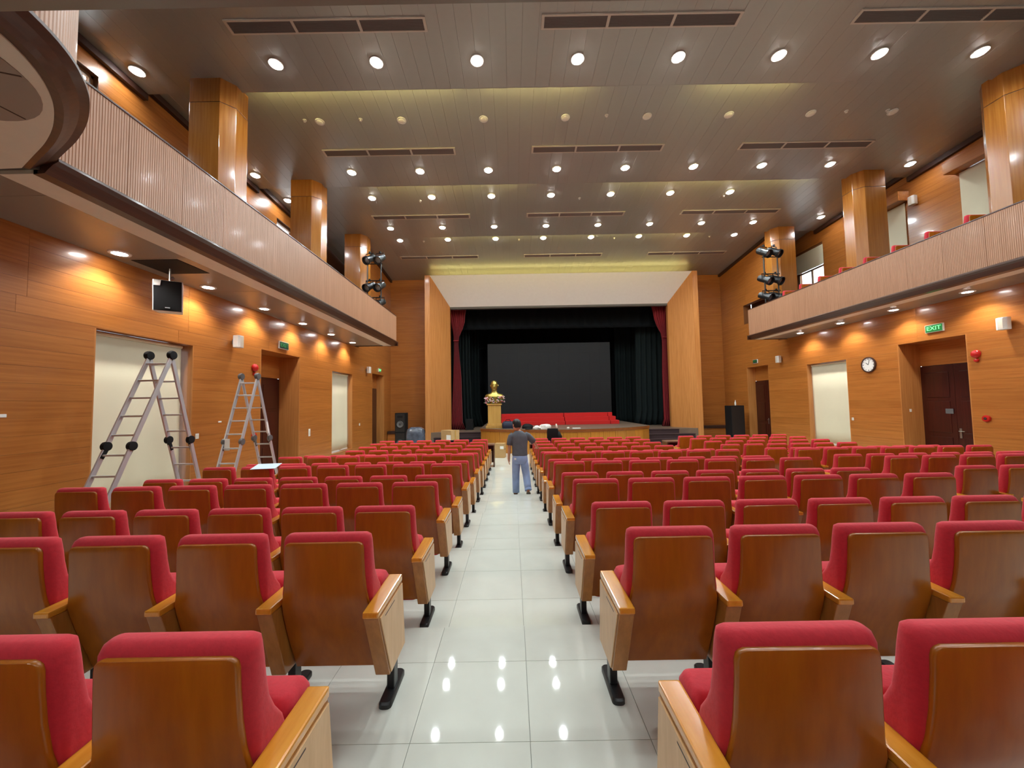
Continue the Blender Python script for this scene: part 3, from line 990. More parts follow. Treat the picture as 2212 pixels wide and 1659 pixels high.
def lerp(pts):
    def f(z):
        for (z0, v0), (z1, v1) in zip(pts, pts[1:]):
            if z <= z1:
                t = (z - z0) / (z1 - z0)
                t = t * t * (3 - 2 * t)
                return v0 + (v1 - v0) * t
        return pts[-1][1]
    return f
drape('stage_curtain', 'redvelvet', 19.95, .79, 7.5, lerp([(.79, -3.14), (5.4, -2.98), (7.5, -3.3)]), lerp([(.79, -2.42), (1.1, -2.58), (3.2, -2.62), (5.4, -2.76), (6.4, -2.42), (7.5, -2.3)]), 7, .07, 'red velvet curtain tied back at the left side of the stage', group='red stage curtains', tie=(5.4, -2.98, -2.76))
drape('stage_curtain', 'redvelvet', 19.95, .79, 7.5, lerp([(.79, 7.72), (1.1, 7.84), (3.2, 7.84), (5.4, 7.9), (6.4, 7.52), (7.5, 7.3)]), lerp([(.79, 8.5), (5.4, 8.15), (7.5, 8.5)]), 7, .07, 'red velvet curtain tied back at the right side of the stage', group='red stage curtains', tie=(5.4, 7.9, 8.15))
cst = lambda v: (lambda z: v)
drape('leg_curtain', 'greenvelvet', 21.2, .79, 8.2, cst(-3.7), lerp([(.79, -2.1), (1.5, -2.22), (5, -2.3), (8.2, -2.3)]), 8, .08, 'dark green curtain hanging left on stage, nearer one', group='dark stage curtains')
drape('leg_curtain', 'greenvelvet', 22.4, .79, 8.2, cst(-3.4), lerp([(.79, -1.65), (1.5, -1.85), (5, -1.9), (8.2, -1.9)]), 8, .08, 'dark green curtain hanging left on stage, farther one', group='dark stage curtains')
drape('leg_curtain', 'greenvelvet', 21.2, .79, 8.2, lerp([(.79, 6.65), (1.5, 6.85), (8.2, 6.9)]), cst(9.2), 8, .08, 'dark green curtain hanging right on stage', group='dark stage curtains')
drape('leg_curtain', 'greenvelvet', 22.6, .79, 8.2, cst(6.1), cst(8.6), 8, .08, 'dark green curtain hanging right on stage, behind the nearer one', group='dark stage curtains')
drape('back_curtain', 'blackvelvet', 24.6, .79, 8.6, cst(-5.5), cst(10.2), 30, .1, 'black backdrop curtain filling the rear of the stage')
drape('border_curtain', 'blackvelvet', 20.6, 6.1, 8.6, cst(-4.5), cst(9.4), 24, .05, 'black border curtain hanging across the top of the stage')
drape('border_curtain', 'blackvelvet', 23.2, 5.4, 8.6, cst(-4.5), cst(9.4), 24, .05, 'black second border curtain above the dark screen')

# dark screen wall built from cabinets
sc = empty('led_screen', (2.05, 21.0, 1.0), label='large dark matte screen wall at the back of the stage', cat='screen')
SW, SH = 6.72, 3.85
nx, nz = 12, 7
cab = MB().box(0.0006, SW / nx - .0006, 0, .08, .0006, SH / nz - .0006).mesh('screen_panel', 'screen')
for i in range(nx):
    for j in range(nz):
        inst('screen_panel', cab, sc, (-SW / 2 + i * SW / nx, 0, .52 + j * SH / nz))
MB().box(-SW / 2, SW / 2, .1, .3, .013, .52 + SH).build('screen_frame', 'black', sc)
MB().box(-SW / 2 + .1, SW / 2 - .1, -.02, .1, .013, .5).build('screen_base', 'black', sc)

# red carpeted risers
for k, (xa, xb) in enumerate(((-.55, 2.55), (2.58, 4.75))):
    e = empty('carpeted_riser', ((xa + xb) / 2, 18.75, AZ + .012), label='red carpeted stepped riser on stage, ' + ('left and longer one' if k == 0 else 'right of the seam'), cat='riser', group='red carpeted risers in front of the screen')
    h = (xb - xa) / 2
    for j in range(3):
        MB().box(-h, h, .27 * j, 0.9, .185 * j, .185 * (j + 1)).build('tier', 'redcarpet', e, bevel=.012)
e = empty('carpeted_riser', (4.77, 18.76, AZ + .012), label='short red carpeted riser end piece with stepped side', cat='riser', group='red carpeted risers in front of the screen')
for j in range(3):
    MB().box(.0, .42 - .1 * j, .27 * j, .88, .185 * j, .185 * (j + 1)).build('tier', 'redcarpet', e, bevel=.012)

# bust on plinth with flowers
BX, BY = -.8, 17.25
pl = empty('plinth', (BX, BY, AZ + .012), label='tan wooden plinth carrying the golden bust on stage', cat='plinth')
MB().box(-.38, .36, -.34, .34, 0, .11).build('plinth_step', 'goldwood', pl, bevel=.01)
MB().box(-.33, .32, -.3, .3, .11, .2).build('plinth_step', 'goldwood', pl, bevel=.01)
MB().box(-.285, .285, -.26, .26, .2, 1.02).build('shaft', 'goldwood', pl, bevel=.01)
MB().box(-.33, .33, -.3, .3, 1.02, 1.08).build('cap', 'goldwood', pl, bevel=.01)
bu = empty('bust', (BX, BY, AZ + .012 + 1.08), label='golden bust of a man above pink flowers on stage', cat='bust')
def ell(cx, cy, z, rx, ry, n=16, p=2.0):
    out = []
    for k in range(n):
        t = 2 * math.pi * k / n
        c, s_ = math.cos(t), math.sin(t)
        out.append((cx + rx * math.copysign(abs(c) ** (2 / p), c), cy + ry * math.copysign(abs(s_) ** (2 / p), s_), z))
    return out
MB().rings([ell(0, 0, 0, .26, .18), ell(0, 0, .12, .34, .2, p=2.4), ell(0, 0, .26, .42, .21, p=2.4), ell(0, .0, .36, .42, .2, p=2.4), ell(0, .01, .43, .36, .17), ell(0, .01, .47, .2, .13), ell(0, .0, .52, .13, .125), ell(0, 0, .64, .118, .12)]).build('shoulders', 'gold', bu, smooth='all')
hd = MB().rings([ell(0, -.05, .575, .075, .09), ell(0, -.045, .62, .115, .13), ell(0, -.03, .70, .142, .16), ell(0, -.01, .78, .152, .172), ell(0, 0, .88, .155, .175), ell(0, .01, .96, .135, .155), ell(0, .01, 1.02, .09, .11), ell(0, .01, 1.045, .03, .04)]).build('head', 'gold', bu, smooth='all')
MB().hexa([(-.025, -.2, .745), (.025, -.2, .745), (.03, -.16, .745), (-.03, -.16, .745), (-.012, -.175, .84), (.012, -.175, .84), (.012, -.15, .84), (-.012, -.15, .84)]).build('nose', 'gold', hd, bevel=.008)
for s in (-1, 1):
    MB().rings([ell(s * .155, 0, .75, .012, .02, 8), ell(s * .168, 0, .78, .02, .035, 8), ell(s * .17, .01, .83, .02, .035, 8), ell(s * .158, .01, .86, .01, .02, 8)]).build('ear', 'gold', hd, smooth='all')
    MB().rings([ell(s * .06, -.165, .845, .03, .015, 8), ell(s * .06, -.175, .855, .04, .02, 8), ell(s * .06, -.165, .865, .03, .015, 8)]).build('brow', 'gold', hd, smooth='all')
MB().rings([ell(0, -.165, .685, .03, .01, 8), ell(0, -.175, .695, .045, .014, 8), ell(0, -.168, .705, .03, .01, 8)]).build('mouth', 'gold', hd, smooth='all')
fw = empty('flower_garland', (BX, BY, AZ + .012 + 1.08), label='pink and white flower garland around the base of the bust', cat='flowers')
for m, nm, cnt in (('pink', 'pink_blossoms', 110), ('whiteflower', 'white_blossoms', 70), ('leaf', 'leaves', 60)):
    mb = MB()
    for k in range(cnt):
        t = random.uniform(0, 2 * math.pi); rr = random.uniform(.8, 1.1)
        x, y = .42 * rr * math.cos(t), .3 * rr * math.sin(t)
        z = random.uniform(.02, .3) + (.05 if x > .2 else 0)
        s_ = random.uniform(.018, .034)
        if m == 'leaf': s_ *= 1.4
        mb.lathe([(s_ * .3, -s_), (s_, -s_ * .3), (s_ * .9, s_ * .4), (s_ * .3, s_ * .7)], (x, y, z), 6)
    tag(mb.build(nm, m, fw), kind='stuff')

# ------------------------------------------------------------------ the auditorium seat
def back_y(z):       # rear surface of the wooden shell
    pts = [(.2, .17), (.42, .09), (.62, .022), (.8, .004), (.94, .0), (1.0, .0)]
    for (a, u), (b, v) in zip(pts, pts[1:]):
        if z <= b:
            return u + (v - u) * max(0, (z - a)) / (b - a)
    return 0
def seat_meshes():
    d = {}
    st_ = [(.2, .234), (.32, .240), (.45, .244), (.56, .243), (.62, .236), (.68, .225), (.76, .218), (.86, .214), (.91, .213), (.928, .209), (.938, .200), (.943, .186)]
    d['back_panel'] = MB().rings([rrect(-h, h, back_y(z), back_y(z) + .024, z, .008, 2, curve=.25, tilt=.16 * max(0, (z - .8)) / .14 ) for z, h in st_]).mesh('back_panel', 'seatwood', smooth=True)
    cs = [(.36, .236, .10, .02), (.5, .2475, .14, .02), (.6, .2485, .16, .022), (.66, .2485, .15, .025), (.71, .246, .125, .035), (.76, .243, .11, .04), (.84, .241, .10, .04), (.9, .240, .095, .04), (.945, .238, .09, .04), (.968, .232, .075, .035), (.980, .216, .05, .025), (.984, .19, .02, .01)]
    rg = []
    for z, h, t, r in cs:
        y0 = back_y(z) + .016 + (.012 if z > .96 else 0) + (.012 if z > .975 else 0) + (.012 if z > .982 else 0)
        rg.append(rrect(-h, h, y0, y0 + t, z, min(r, t * .45), 4, curve=.25))
    d['back_cushion'] = MB().rings(rg).mesh('back_cushion', 'red', smooth='all')
    # tipped-up seat standing in front of the back
    ss = [(.165, .20, .24, .34), (.18, .222, .225, .36), (.22, .236, .22, .375), (.36, .24, .225, .385), (.54, .24, .23, .40), (.62, .238, .235, .40), (.65, .228, .25, .385), (.66, .21, .265, .37)]
    d['seat_cushion'] = MB().rings([rrect(-h, h, a, b, z, .035, 4) for z, h, a, b in ss]).mesh('seat_cushion', 'red', smooth='all')
    d['armrest'] = MB().hexa([(-.04, .10, .2), (.04, .10, .2), (.04, .38, .2), (-.04, .38, .2), (-.04, -.08, .60), (.04, -.08, .60), (.04, .33, .60), (-.04, .33, .60)]).mesh('armrest', 'armside', bevel=.005)
    d['arm_cap'] = MB().hexa([(-.041, -.09, .60), (.041, -.09, .60), (.041, .34, .60), (-.041, .34, .60), (-.041, -.09, .632), (.041, -.09, .632), (.041, .34, .642), (-.041, .34, .642)]).mesh('arm_cap', 'armcap', bevel=.008)
    d['end_panel'] = MB().hexa([(.0, .108, .21), (.008, .108, .21), (.008, .372, .21), (.0, .372, .21), (.0, -.07, .595), (.008, -.07, .595), (.008, .322, .595), (.0, .322, .595)]).mesh('end_panel', 'endpanel_lit', bevel=.002, seg=1)  # thin plate carrying the painted light on row-end arms
    d['armrest_mid'] = MB().hexa([(-.04, .11, .2), (.04, .11, .2), (.04, .38, .2), (-.04, .38, .2), (-.04, -.025, .60), (.04, -.025, .60), (.04, .33, .60), (-.04, .33, .60)]).mesh('armrest_mid', 'armside', bevel=.005)
    d['arm_cap_mid'] = MB().hexa([(-.041, -.035, .60), (.041, -.035, .60), (.041, .34, .60), (-.041, .34, .60), (-.041, -.035, .632), (.041, -.035, .632), (.041, .34, .642), (-.041, .34, .642)]).mesh('arm_cap_mid', 'armcap', bevel=.008)
    d['slot'] = MB().box(.0, .0086, .0, .16, .568, .574).mesh('tablet_slot', 'trimdark')
    leg = MB().box(-.022, .022, .235, .305, .03, .21)
    d['leg'] = leg.mesh('leg', 'blackmetal', bevel=.004, seg=1)
    ft = MB().rings([rrect(-.036, .036, .12, .42, 0, .025, 3), rrect(-.036, .036, .12, .42, .022, .025, 3), rrect(-.03, .03, .13, .41, .032, .022, 3)])
    d['foot'] = ft.mesh('foot', 'blackmetal', smooth=True)
    return d
SM = seat_meshes()
def arm(parent, dx, end=0, full=True):
    a = inst('armrest', SM['armrest' if end else 'armrest_mid'], parent, (dx, 0, 0))
    inst('arm_cap', SM['arm_cap' if end else 'arm_cap_mid'], a)
    if end:
        p = inst('end_panel', SM['end_panel'], a, (end * .0395, 0, 0), (0, 0, 0), (end, 1, 1))
        inst('tablet_slot', SM['slot'], a, (end * .0395, 0, 0), (0, 0, 0), (end, 1, 1))
    l = inst('leg', SM['leg'], parent, (dx, 0, 0))
    inst('foot', SM['foot'], l)
SP = 0.58
def seat(x, y, z, lab, grp, left_end=0, right_arm=False, right_end=0, rz=0.0, legs=True):
    e = empty('auditorium_seat', (x, y, z), rz, lab, 'seat', grp)
    inst('back_panel', SM['back_panel'], e)
    inst('back_cushion', SM['back_cushion'], e)
    inst('seat_cushion', SM['seat_cushion'], e)
    arm(e, -SP / 2, left_end)
    if right_arm:
        arm(e, SP / 2, right_end)
    return e
ROWS = [1.15 + .945 * k for k in range(9)] + [9.55, 10.37, 11.2, 12.0]
RN = ['nearest', 'second', 'third', 'fourth', 'fifth', 'sixth', 'seventh', 'eighth', 'ninth', 'tenth', 'eleventh', 'twelfth', 'front']
for r, y in enumerate(ROWS):
    z = floor_z(y + .2)
    rn = RN[r] + ' row' + (' by the stage' if r == 12 else '')
    fr = r >= 9
    # left block, counted from the aisle
    n = 6 if fr else 7
    for k in range(n):
        x = -1.03 - SP * k
        if x / y < -1.75: continue
        seat(x, y, z, 'red and wood seat, left block, %s, %s from the walkway' % (rn, ordn(k)), 'auditorium seats in the left block', right_arm=(k == 0), right_end=1 if k == 0 else 0, left_end=-1 if k == n - 1 else 0)
    n = 6 if fr else 7
    for k in range(n):
        x = .855 + SP * k
        if x / y > 1.75: continue
        seat(x, y, z, 'red and wood seat, middle block, %s, %s from the walkway' % (rn, ordn(k)), 'auditorium seats in the middle block', left_end=-1 if k == 0 else 0, right_arm=(k == n - 1), right_end=1 if k == n - 1 else 0)
    n = 6 if fr else 7
    x0 = 5.4 if fr else 5.95
    for k in range(n):
        x = x0 + SP * k
        if x / y > 1.6: continue
        seat(x, y, z, 'red and wood seat, right block, %s, %s from the middle block' % (rn, ordn(k)), 'auditorium seats in the right block', left_end=-1 if k == 0 else 0, right_arm=(k == n - 1), right_end=1 if k == n - 1 else 0)
# unseen row added to darken the reflections in the seat shells before it
for k in range(4):
    seat(-1.03 - SP * k, .205, .4, 'added red and wood seat, left block, unseen row behind the photographer, %s from the walkway' % ordn(k), 'auditorium seats in the left block', right_arm=(k == 0), right_end=1 if k == 0 else 0)
    seat(.855 + SP * k, .205, .4, 'added red and wood seat, middle block, unseen row behind the photographer, %s from the walkway' % ordn(k), 'auditorium seats in the middle block', left_end=-1 if k == 0 else 0)
# seats on the right balcony, tops showing over the parapet
for k in range(8):
    seat(9.98, 7.95 + .79 * k, 4.95, 'red seat top peeking over the right balcony parapet, %s from the camera' % ordn(k), 'seats on the right balcony', right_arm=False)

# ------------------------------------------------------------------ desks in front of the first row
for xa, xb, w in ((-4.05, -.62, 'left'), (.55, 4.0, 'middle'), (5.1, 8.4, 'right')):
    e = empty('front_desk', ((xa + xb) / 2, 13.0, 0), label='long dark wooden desk in front of the %s seat block' % w, cat='desk', group='desks before the front row')
    h = (xb - xa) / 2
    MB().box(-h, h, -.22, .25, .71, .75).build('desk_top', 'desktop', e, bevel=.006)
    MB().box(-h + .03, h - .03, .18, .21, .1, .71).build('front_panel', 'desk', e)
    MB().box(-h, -h + .04, -.2, .23, 0, .71).build('end_panel', 'desk', e, bevel=.004)
    MB().box(h - .04, h, -.2, .23, 0, .71).build('end_panel', 'desk', e, bevel=.004)
    MB().box(-.02, .02, -.2, .2, 0, .71).build('middle_panel', 'desk', e)
    MB().box(-h + .04, h - .04, -.15, .18, .5, .52).build('shelf', 'desk', e)
for k, x in enumerate((-2.45, -1.95, -1.4)):
    o = MB().box(-.07, .07, -.05, .05, 0, .14).build('black_box', 'black', None, bevel=.01, loc=(x * 1.0 - .1, 12.95, .75))
    tag(o, 'small black box on the left desk, %s from left' % ordn(k), 'box', 'small things on the left desk')
o = MB().box(-.06, .06, -.04, .04, 0, .12).build('paper_cup_box', 'paper', None, bevel=.008, loc=(-.98, 12.95, .75))
tag(o, 'small white carton on the left desk near the walkway', 'carton')

# ------------------------------------------------------------------ cardboard boxes
def carton(x, y, z, w, d, h, rz, lab, sticker=True):
    e = empty('cardboard_box', (x, y, z), rz, lab, 'box')
    MB().box(-w / 2, w / 2, -d / 2, d / 2, 0, h).build('body', 'card', e, bevel=.004, seg=1)
    MB().box(-w / 2 - .001, w / 2 + .001, -.03, .03, h * .5, h + .0015).build('tape', 'goldwood', e)
    MB().box(.02, w / 2 - .03, -d / 2 - .002, -d / 2, h * .62, h * .82).build('sticker', 'paper', e)
    MB().box(-d * .0 + w / 2, w / 2 + .002, -d * .28, d * .18, h * .55, h * .62).build('print_band', 'trimdark', e)
    return e
carton(-2.62, 16.15, 0, .62, .46, 1.02, R(-38), 'tall brown cardboard box left of the stage stairs')
carton(-.5, 15.1, 0, .38, .36, .55, R(-8), 'brown cardboard box on the floor at the end of the walkway')

# ------------------------------------------------------------------ loudspeakers
def floor_speaker(x, y, w, d, h, lab, split=True):
    e = empty('loudspeaker', (x, y, 0), label=lab, cat='loudspeaker')
    MB().box(-w / 2, w / 2, 0, d, 0, h).build('cabinet', 'black', e, bevel=.012)
    if split:
        for za, zb, r in ((.06, h * .48, .17), (h * .52, h - .05, .15)):
            MB().box(-w / 2 + .03, w / 2 - .03, -.012, 0, za, zb).build('baffle', 'blackmetal', e, bevel=.006)
            zc = za + (zb - za) * .42
            mb = MB().lathe([(r, 0), (r * .92, .02), (r * .5, -.01), (r * .2, .0)], n=20)
            mb.xform(Matrix.Translation((0, -.014, zc)) @ Matrix.Rotation(R(90), 4, 'X')).build('woofer', 'grey', e, smooth=True)
        MB().box(-.12, .12, -.018, -.01, h - .22, h - .12).build('horn', 'black', e, bevel=.006)
    else:
        MB().box(-w / 2 + .03, w / 2 - .03, -.012, 0, .28, h - .04).build('grille', 'blackmetal', e, bevel=.006)
        MB().box(-w / 2 - .02, w / 2 + .02, -.04, d + .02, 0, .22).build('plinth', 'black', e, bevel=.01)
        MB().box(.03, .2, -.05, -.04, .08, .2).build('label_plate', 'plasticwrap', e)
    return e
floor_speaker(-5.05, 17.3, .47, .45, 1.75, 'tall black two-way loudspeaker left of the stage')
floor_speaker(10.05, 17.2, .6, .5, 1.82, 'tall black loudspeaker right of the stage with a bottle on top', False)
o = MB().lathe([(.03, 0), (.036, .02), (.036, .14), (.015, .19), (.014, .24), (.012, .245)], n=12).build('bottle', 'white', None, smooth=True, loc=(10.08, 17.4, 1.82))
tag(o, 'small white bottle standing on the right black loudspeaker', 'bottle')
# bagged equipment beside the left loudspeaker
rg = []
for z, w, d in ((0, .30, .24), (.12, .36, .28), (.5, .37, .28), (.95, .36, .27), (1.12, .32, .24), (1.2, .2, .15)):
    ring = []
    for k in range(20):
        t = 2 * math.pi * k / 20
        q = 1 + random.uniform(-.05, .05)
        c, s_ = math.cos(t), math.sin(t)
        ring.append((w * q * math.copysign(abs(c) ** .6, c), d * q * math.copysign(abs(s_) ** .6, s_), z))
    rg.append(ring)
o = MB().rings(rg).build('wrapped_equipment', 'plasticwrap', None, smooth=True, loc=(-3.92, 15.6, 0))
tag(o, 'bundle wrapped in grey plastic before the left loudspeaker', 'bundle')
# small loudspeaker on the stage behind the red curtain
o = MB().box(-.18, .18, 0, .3, 0, .55).build('monitor_speaker', 'black', None, bevel=.015, loc=(-2.2, 19.6, .78))
tag(o, 'small black monitor speaker beside the left red curtain', 'loudspeaker')
# hanging loudspeaker under the left balcony
hs = empty('hanging_loudspeaker', (-5.6, 6.2, 3.68), R(33), 'black loudspeaker with pale sides hanging under the left balcony', 'loudspeaker')
b_ = MB().hexa([(-.19, 0, 0), (.19, 0, 0), (.15, .3, .02), (-.15, .3, .02), (-.19, -.06, .5), (.19, -.06, .5), (.15, .26, .5), (-.15, .26, .5)]).build('cabinet', 'white', hs, bevel=.012)
MB().hexa([(-.175, -.012, .01), (.175, -.012, .01), (.175, .0, .01), (-.175, .0, .01), (-.175, -.075, .49), (.175, -.075, .49), (.175, -.05, .49), (-.175, -.05, .49)]).build('grille', 'black', hs, bevel=.006)
MB().hexa([(-.17, -.0725, .40), (-.09, -.0725, .40), (-.09, -.06, .40), (-.17, -.06, .40), (-.17, -.084, .485), (-.08, -.084, .485), (-.08, -.07, .485), (-.17, -.07, .485)]).build('badge', 'white', hs, bevel=.004)
MB().box(-.03, .03, -.03, -.017, .05, .065).build('name_plate', 'alu', hs)
MB().tube([(0, .1, .5), (0, .1, .62), (0, .1, .74)], .015, 8).build('bracket', 'steel', hs, smooth=True)
MB().tube([(0, .1, .56), (0.05, .1, .6)], .02, 8).build('swivel', 'steel', hs, smooth=True)
o = MB().box(-5.98, -5.25, 5.95, 6.6, ZSOF - .006, ZSOF - .0005).build('soffit_hatch', 'black')
tag(o, 'dark square hatch in the soffit above the hanging loudspeaker', 'hatch')

# ------------------------------------------------------------------ fittings on the walls
def wall_speaker(side, y, z, lab, upper=False):
    s = 1 if side == 'left' else -1
    X = (XL if side == 'left' else XR) if not upper else UR
    e = empty('wall_speaker', (X, y, z), label=lab, cat='loudspeaker', group='white wall speakers')
    MB().box(*sorted((s * .002, s * .05)), -.03, .03, .08, .18).build('bracket', 'grey', e)
    P = [(s * .05, -.08), (s * .05, .08), (s * .17, .1), (s * .2, .05), (s * .2, -.05), (s * .17, -.1)]
    MB().prism(P, 0, .27).build('cabinet', 'white', e, bevel=.012)
    MB().box(*sorted((s * .2, s * .204)), -.045, .045, .03, .24).build('grille', 'cream', e)
    return e
wall_speaker('left', 8.5, 3.43, 'white wall speaker on the left wall above the two stepladders')
wall_speaker('left', 16.3, 3.48, 'white wall speaker on the left wall far near the stage')
wall_speaker('right', 8.3, 3.5, 'white wall speaker at the right edge of the picture')
wall_speaker('right', 15.4, 3.54, 'white wall speaker on the right wall beside the far door')
wall_speaker('right', 11.4, 7.9, 'small white speaker high on the right balcony wall', True)
def exit_sign(side, y, z, lit, w, h, lab):
    s = 1 if side == 'left' else -1
    X = XL if side == 'left' else XR
    e = empty('exit_sign', (X + s * .002, y, z), label=lab, cat='exit sign')
    MB().box(*sorted((0, s * .04)), -w / 2, w / 2, 0, h).build('case', 'white', e, bevel=.004)
    MB().box(*sorted((s * .04, s * .044)), -w / 2 + .012, w / 2 - .012, .012, h - .012).build('sign_face', 'exitgreen' if lit else 'exitdark', e)
    tm = text_mesh('exit_lettering', 'EXIT', h * .72, 'exittext' if lit else 'exittextdark', .002)
    t = inst('lettering', tm, e, (s * .047, -s * 0 , h / 2), (R(90), 0, R(90) if s > 0 else R(-90)), (1.15, 1, 1))
    return e
exit_sign('right', 9.75, 3.72, True, .42, .2, 'lit green EXIT sign above the right mahogany double door')
exit_sign('left', 10.35, 3.66, False, .42, .2, 'dark green EXIT sign above the left door behind the stepladder')
exit_sign('right', 17.0, 3.68, False, .3, .17, 'small green EXIT sign above the far right door')
exit_sign('left', 17.9, 3.66, True, .26, .17, 'small green EXIT sign above the far left door')
# clock
ck = empty('wall_clock', (XR - .002, 11.62, 3.07), label='round white wall clock with dark rim on the right wall', cat='clock')
rot = Matrix.Rotation(R(-90), 4, 'Y')
MB().lathe([(.21, 0), (.235, .01), (.235, .045), (.205, .05), (.2, .03)], n=36).xform(rot).build('rim', 'trimdark', ck, smooth=True)
MB().lathe([(.2, .0302), (.2, .0312)], n=36).xform(rot).build('dial', 'clockface', ck)
mb = MB()
for k in range(12):
    a = R(30 * k)
    w = .022 if k % 3 == 0 else .012
    p0, p1 = .155, .185
    mb.bar((-.0325, p0 * math.cos(a), p0 * math.sin(a)), (-.0325, p1 * math.cos(a), p1 * math.sin(a)), .002, w, up=(0, -math.sin(a), math.cos(a)))
mb.build('hour_marks', 'black', ck)
for nm, a, l, w in (('hour_hand', R(40), .1, .016), ('minute_hand', R(105), .15, .011)):
    MB().bar((-.036, 0, 0), (-.036, -l * math.sin(a - R(90)) * -1 if False else l * math.cos(a), l * math.sin(a)), .003, w, up=(0, -math.sin(a), math.cos(a))).build(nm, 'black', ck)
# fire alarms
def alarm(side, y, lab, z=3.05):
    s = 1 if side == 'left' else -1
    X = XL if side == 'left' else XR
    e = empty('fire_alarm', (X, y, z), label=lab, cat='fire alarm', group='red fire alarms')
    rt = Matrix.Rotation(R(90 * s), 4, 'Y')
    MB().lathe([(.085, .002), (.095, .02), (.09, .05), (.06, .08), (.02, .09)], n=20).xform(rt).build('bell', 'redplastic', e, smooth=True)
    MB().lathe([(.04, .002), (.045, .02), (.035, .05), (.01, .06)], (0, 0, 0), 14).xform(Matrix.Translation((0, 0, -.15)) @ rt).build('lamp', 'redplastic', e, smooth=True)
def callpoint(side, y, z, lab):
    s = 1 if side == 'left' else -1
    X = XL if side == 'left' else XR
    e = empty('call_point', (X, y, z), label=lab, cat='call point', group='red call points')
    rt = Matrix.Rotation(R(90 * s), 4, 'Y')
    MB().lathe([(.075, .002), (.08, .02), (.07, .045), (.045, .05), (.01, .05)], n=20).xform(rt).build('case', 'redplastic', e, smooth=True)
    MB().lathe([(.03, .05), (.03, .056), (.01, .058)], n=14).xform(rt).build('button', 'trimdark', e)
alarm('left', 9.2, 'red fire alarm on the left wall above the farther stepladder')
alarm('right', 8.92, 'red fire alarm on the right wall beside the double door')
callpoint('left', 9.22, 1.42, 'red call point on the left wall behind the farther stepladder')
callpoint('right', 8.82, 1.55, 'red call point on the right wall beside the double door')
def plate(side, y, z, w, h, lab, cat='switch', m='white'):
    s = 1 if side == 'left' else -1
    X = XL if side == 'left' else XR
    e = empty('wall_switch' if cat == 'switch' else 'wall_notice', (X + s * .001, y, z), label=lab, cat=cat)
    MB().box(*sorted((0, s * .012)), -w / 2, w / 2, 0, h).build('plate', m, e, bevel=.003, seg=1)
    if cat == 'switch':
        MB().box(*sorted((s * .012, s * .018)), -w * .28, w * .28, h * .2, h * .8).build('rocker', 'cream', e, bevel=.002, seg=1)
plate('left', 7.57, 1.5, .08, .1, 'white wall switch right of the large blind')
plate('left', 11.75, 1.2, .1, .22, 'tall white switch plate between the left door and the far blind')
plate('left', 15.6, 1.3, .07, .1, 'small white switch on the left wall beyond the far blind')
plate('left', 4.66, 2.02, .1, .04, 'small white paper scrap on the bare left wall', 'paper', 'paper')
plate('left', 8.15, 1.79, .09, .03, 'tiny white paper scrap on the wall between the stepladders', 'paper', 'paper')
plate('right', 12.3, 1.36, .07, .09, 'small white switch beside the right blind')
plate('right', 8.05, 1.78, .08, .2, 'white switch plate at the right edge of the picture')
o = MB().box(XR + .2, XR + .25, 10.716, 10.729, 1.66, 1.74).build('wall_switch', 'white')
tag(o, 'tiny white switch on the jamb of the right door recess', 'switch')

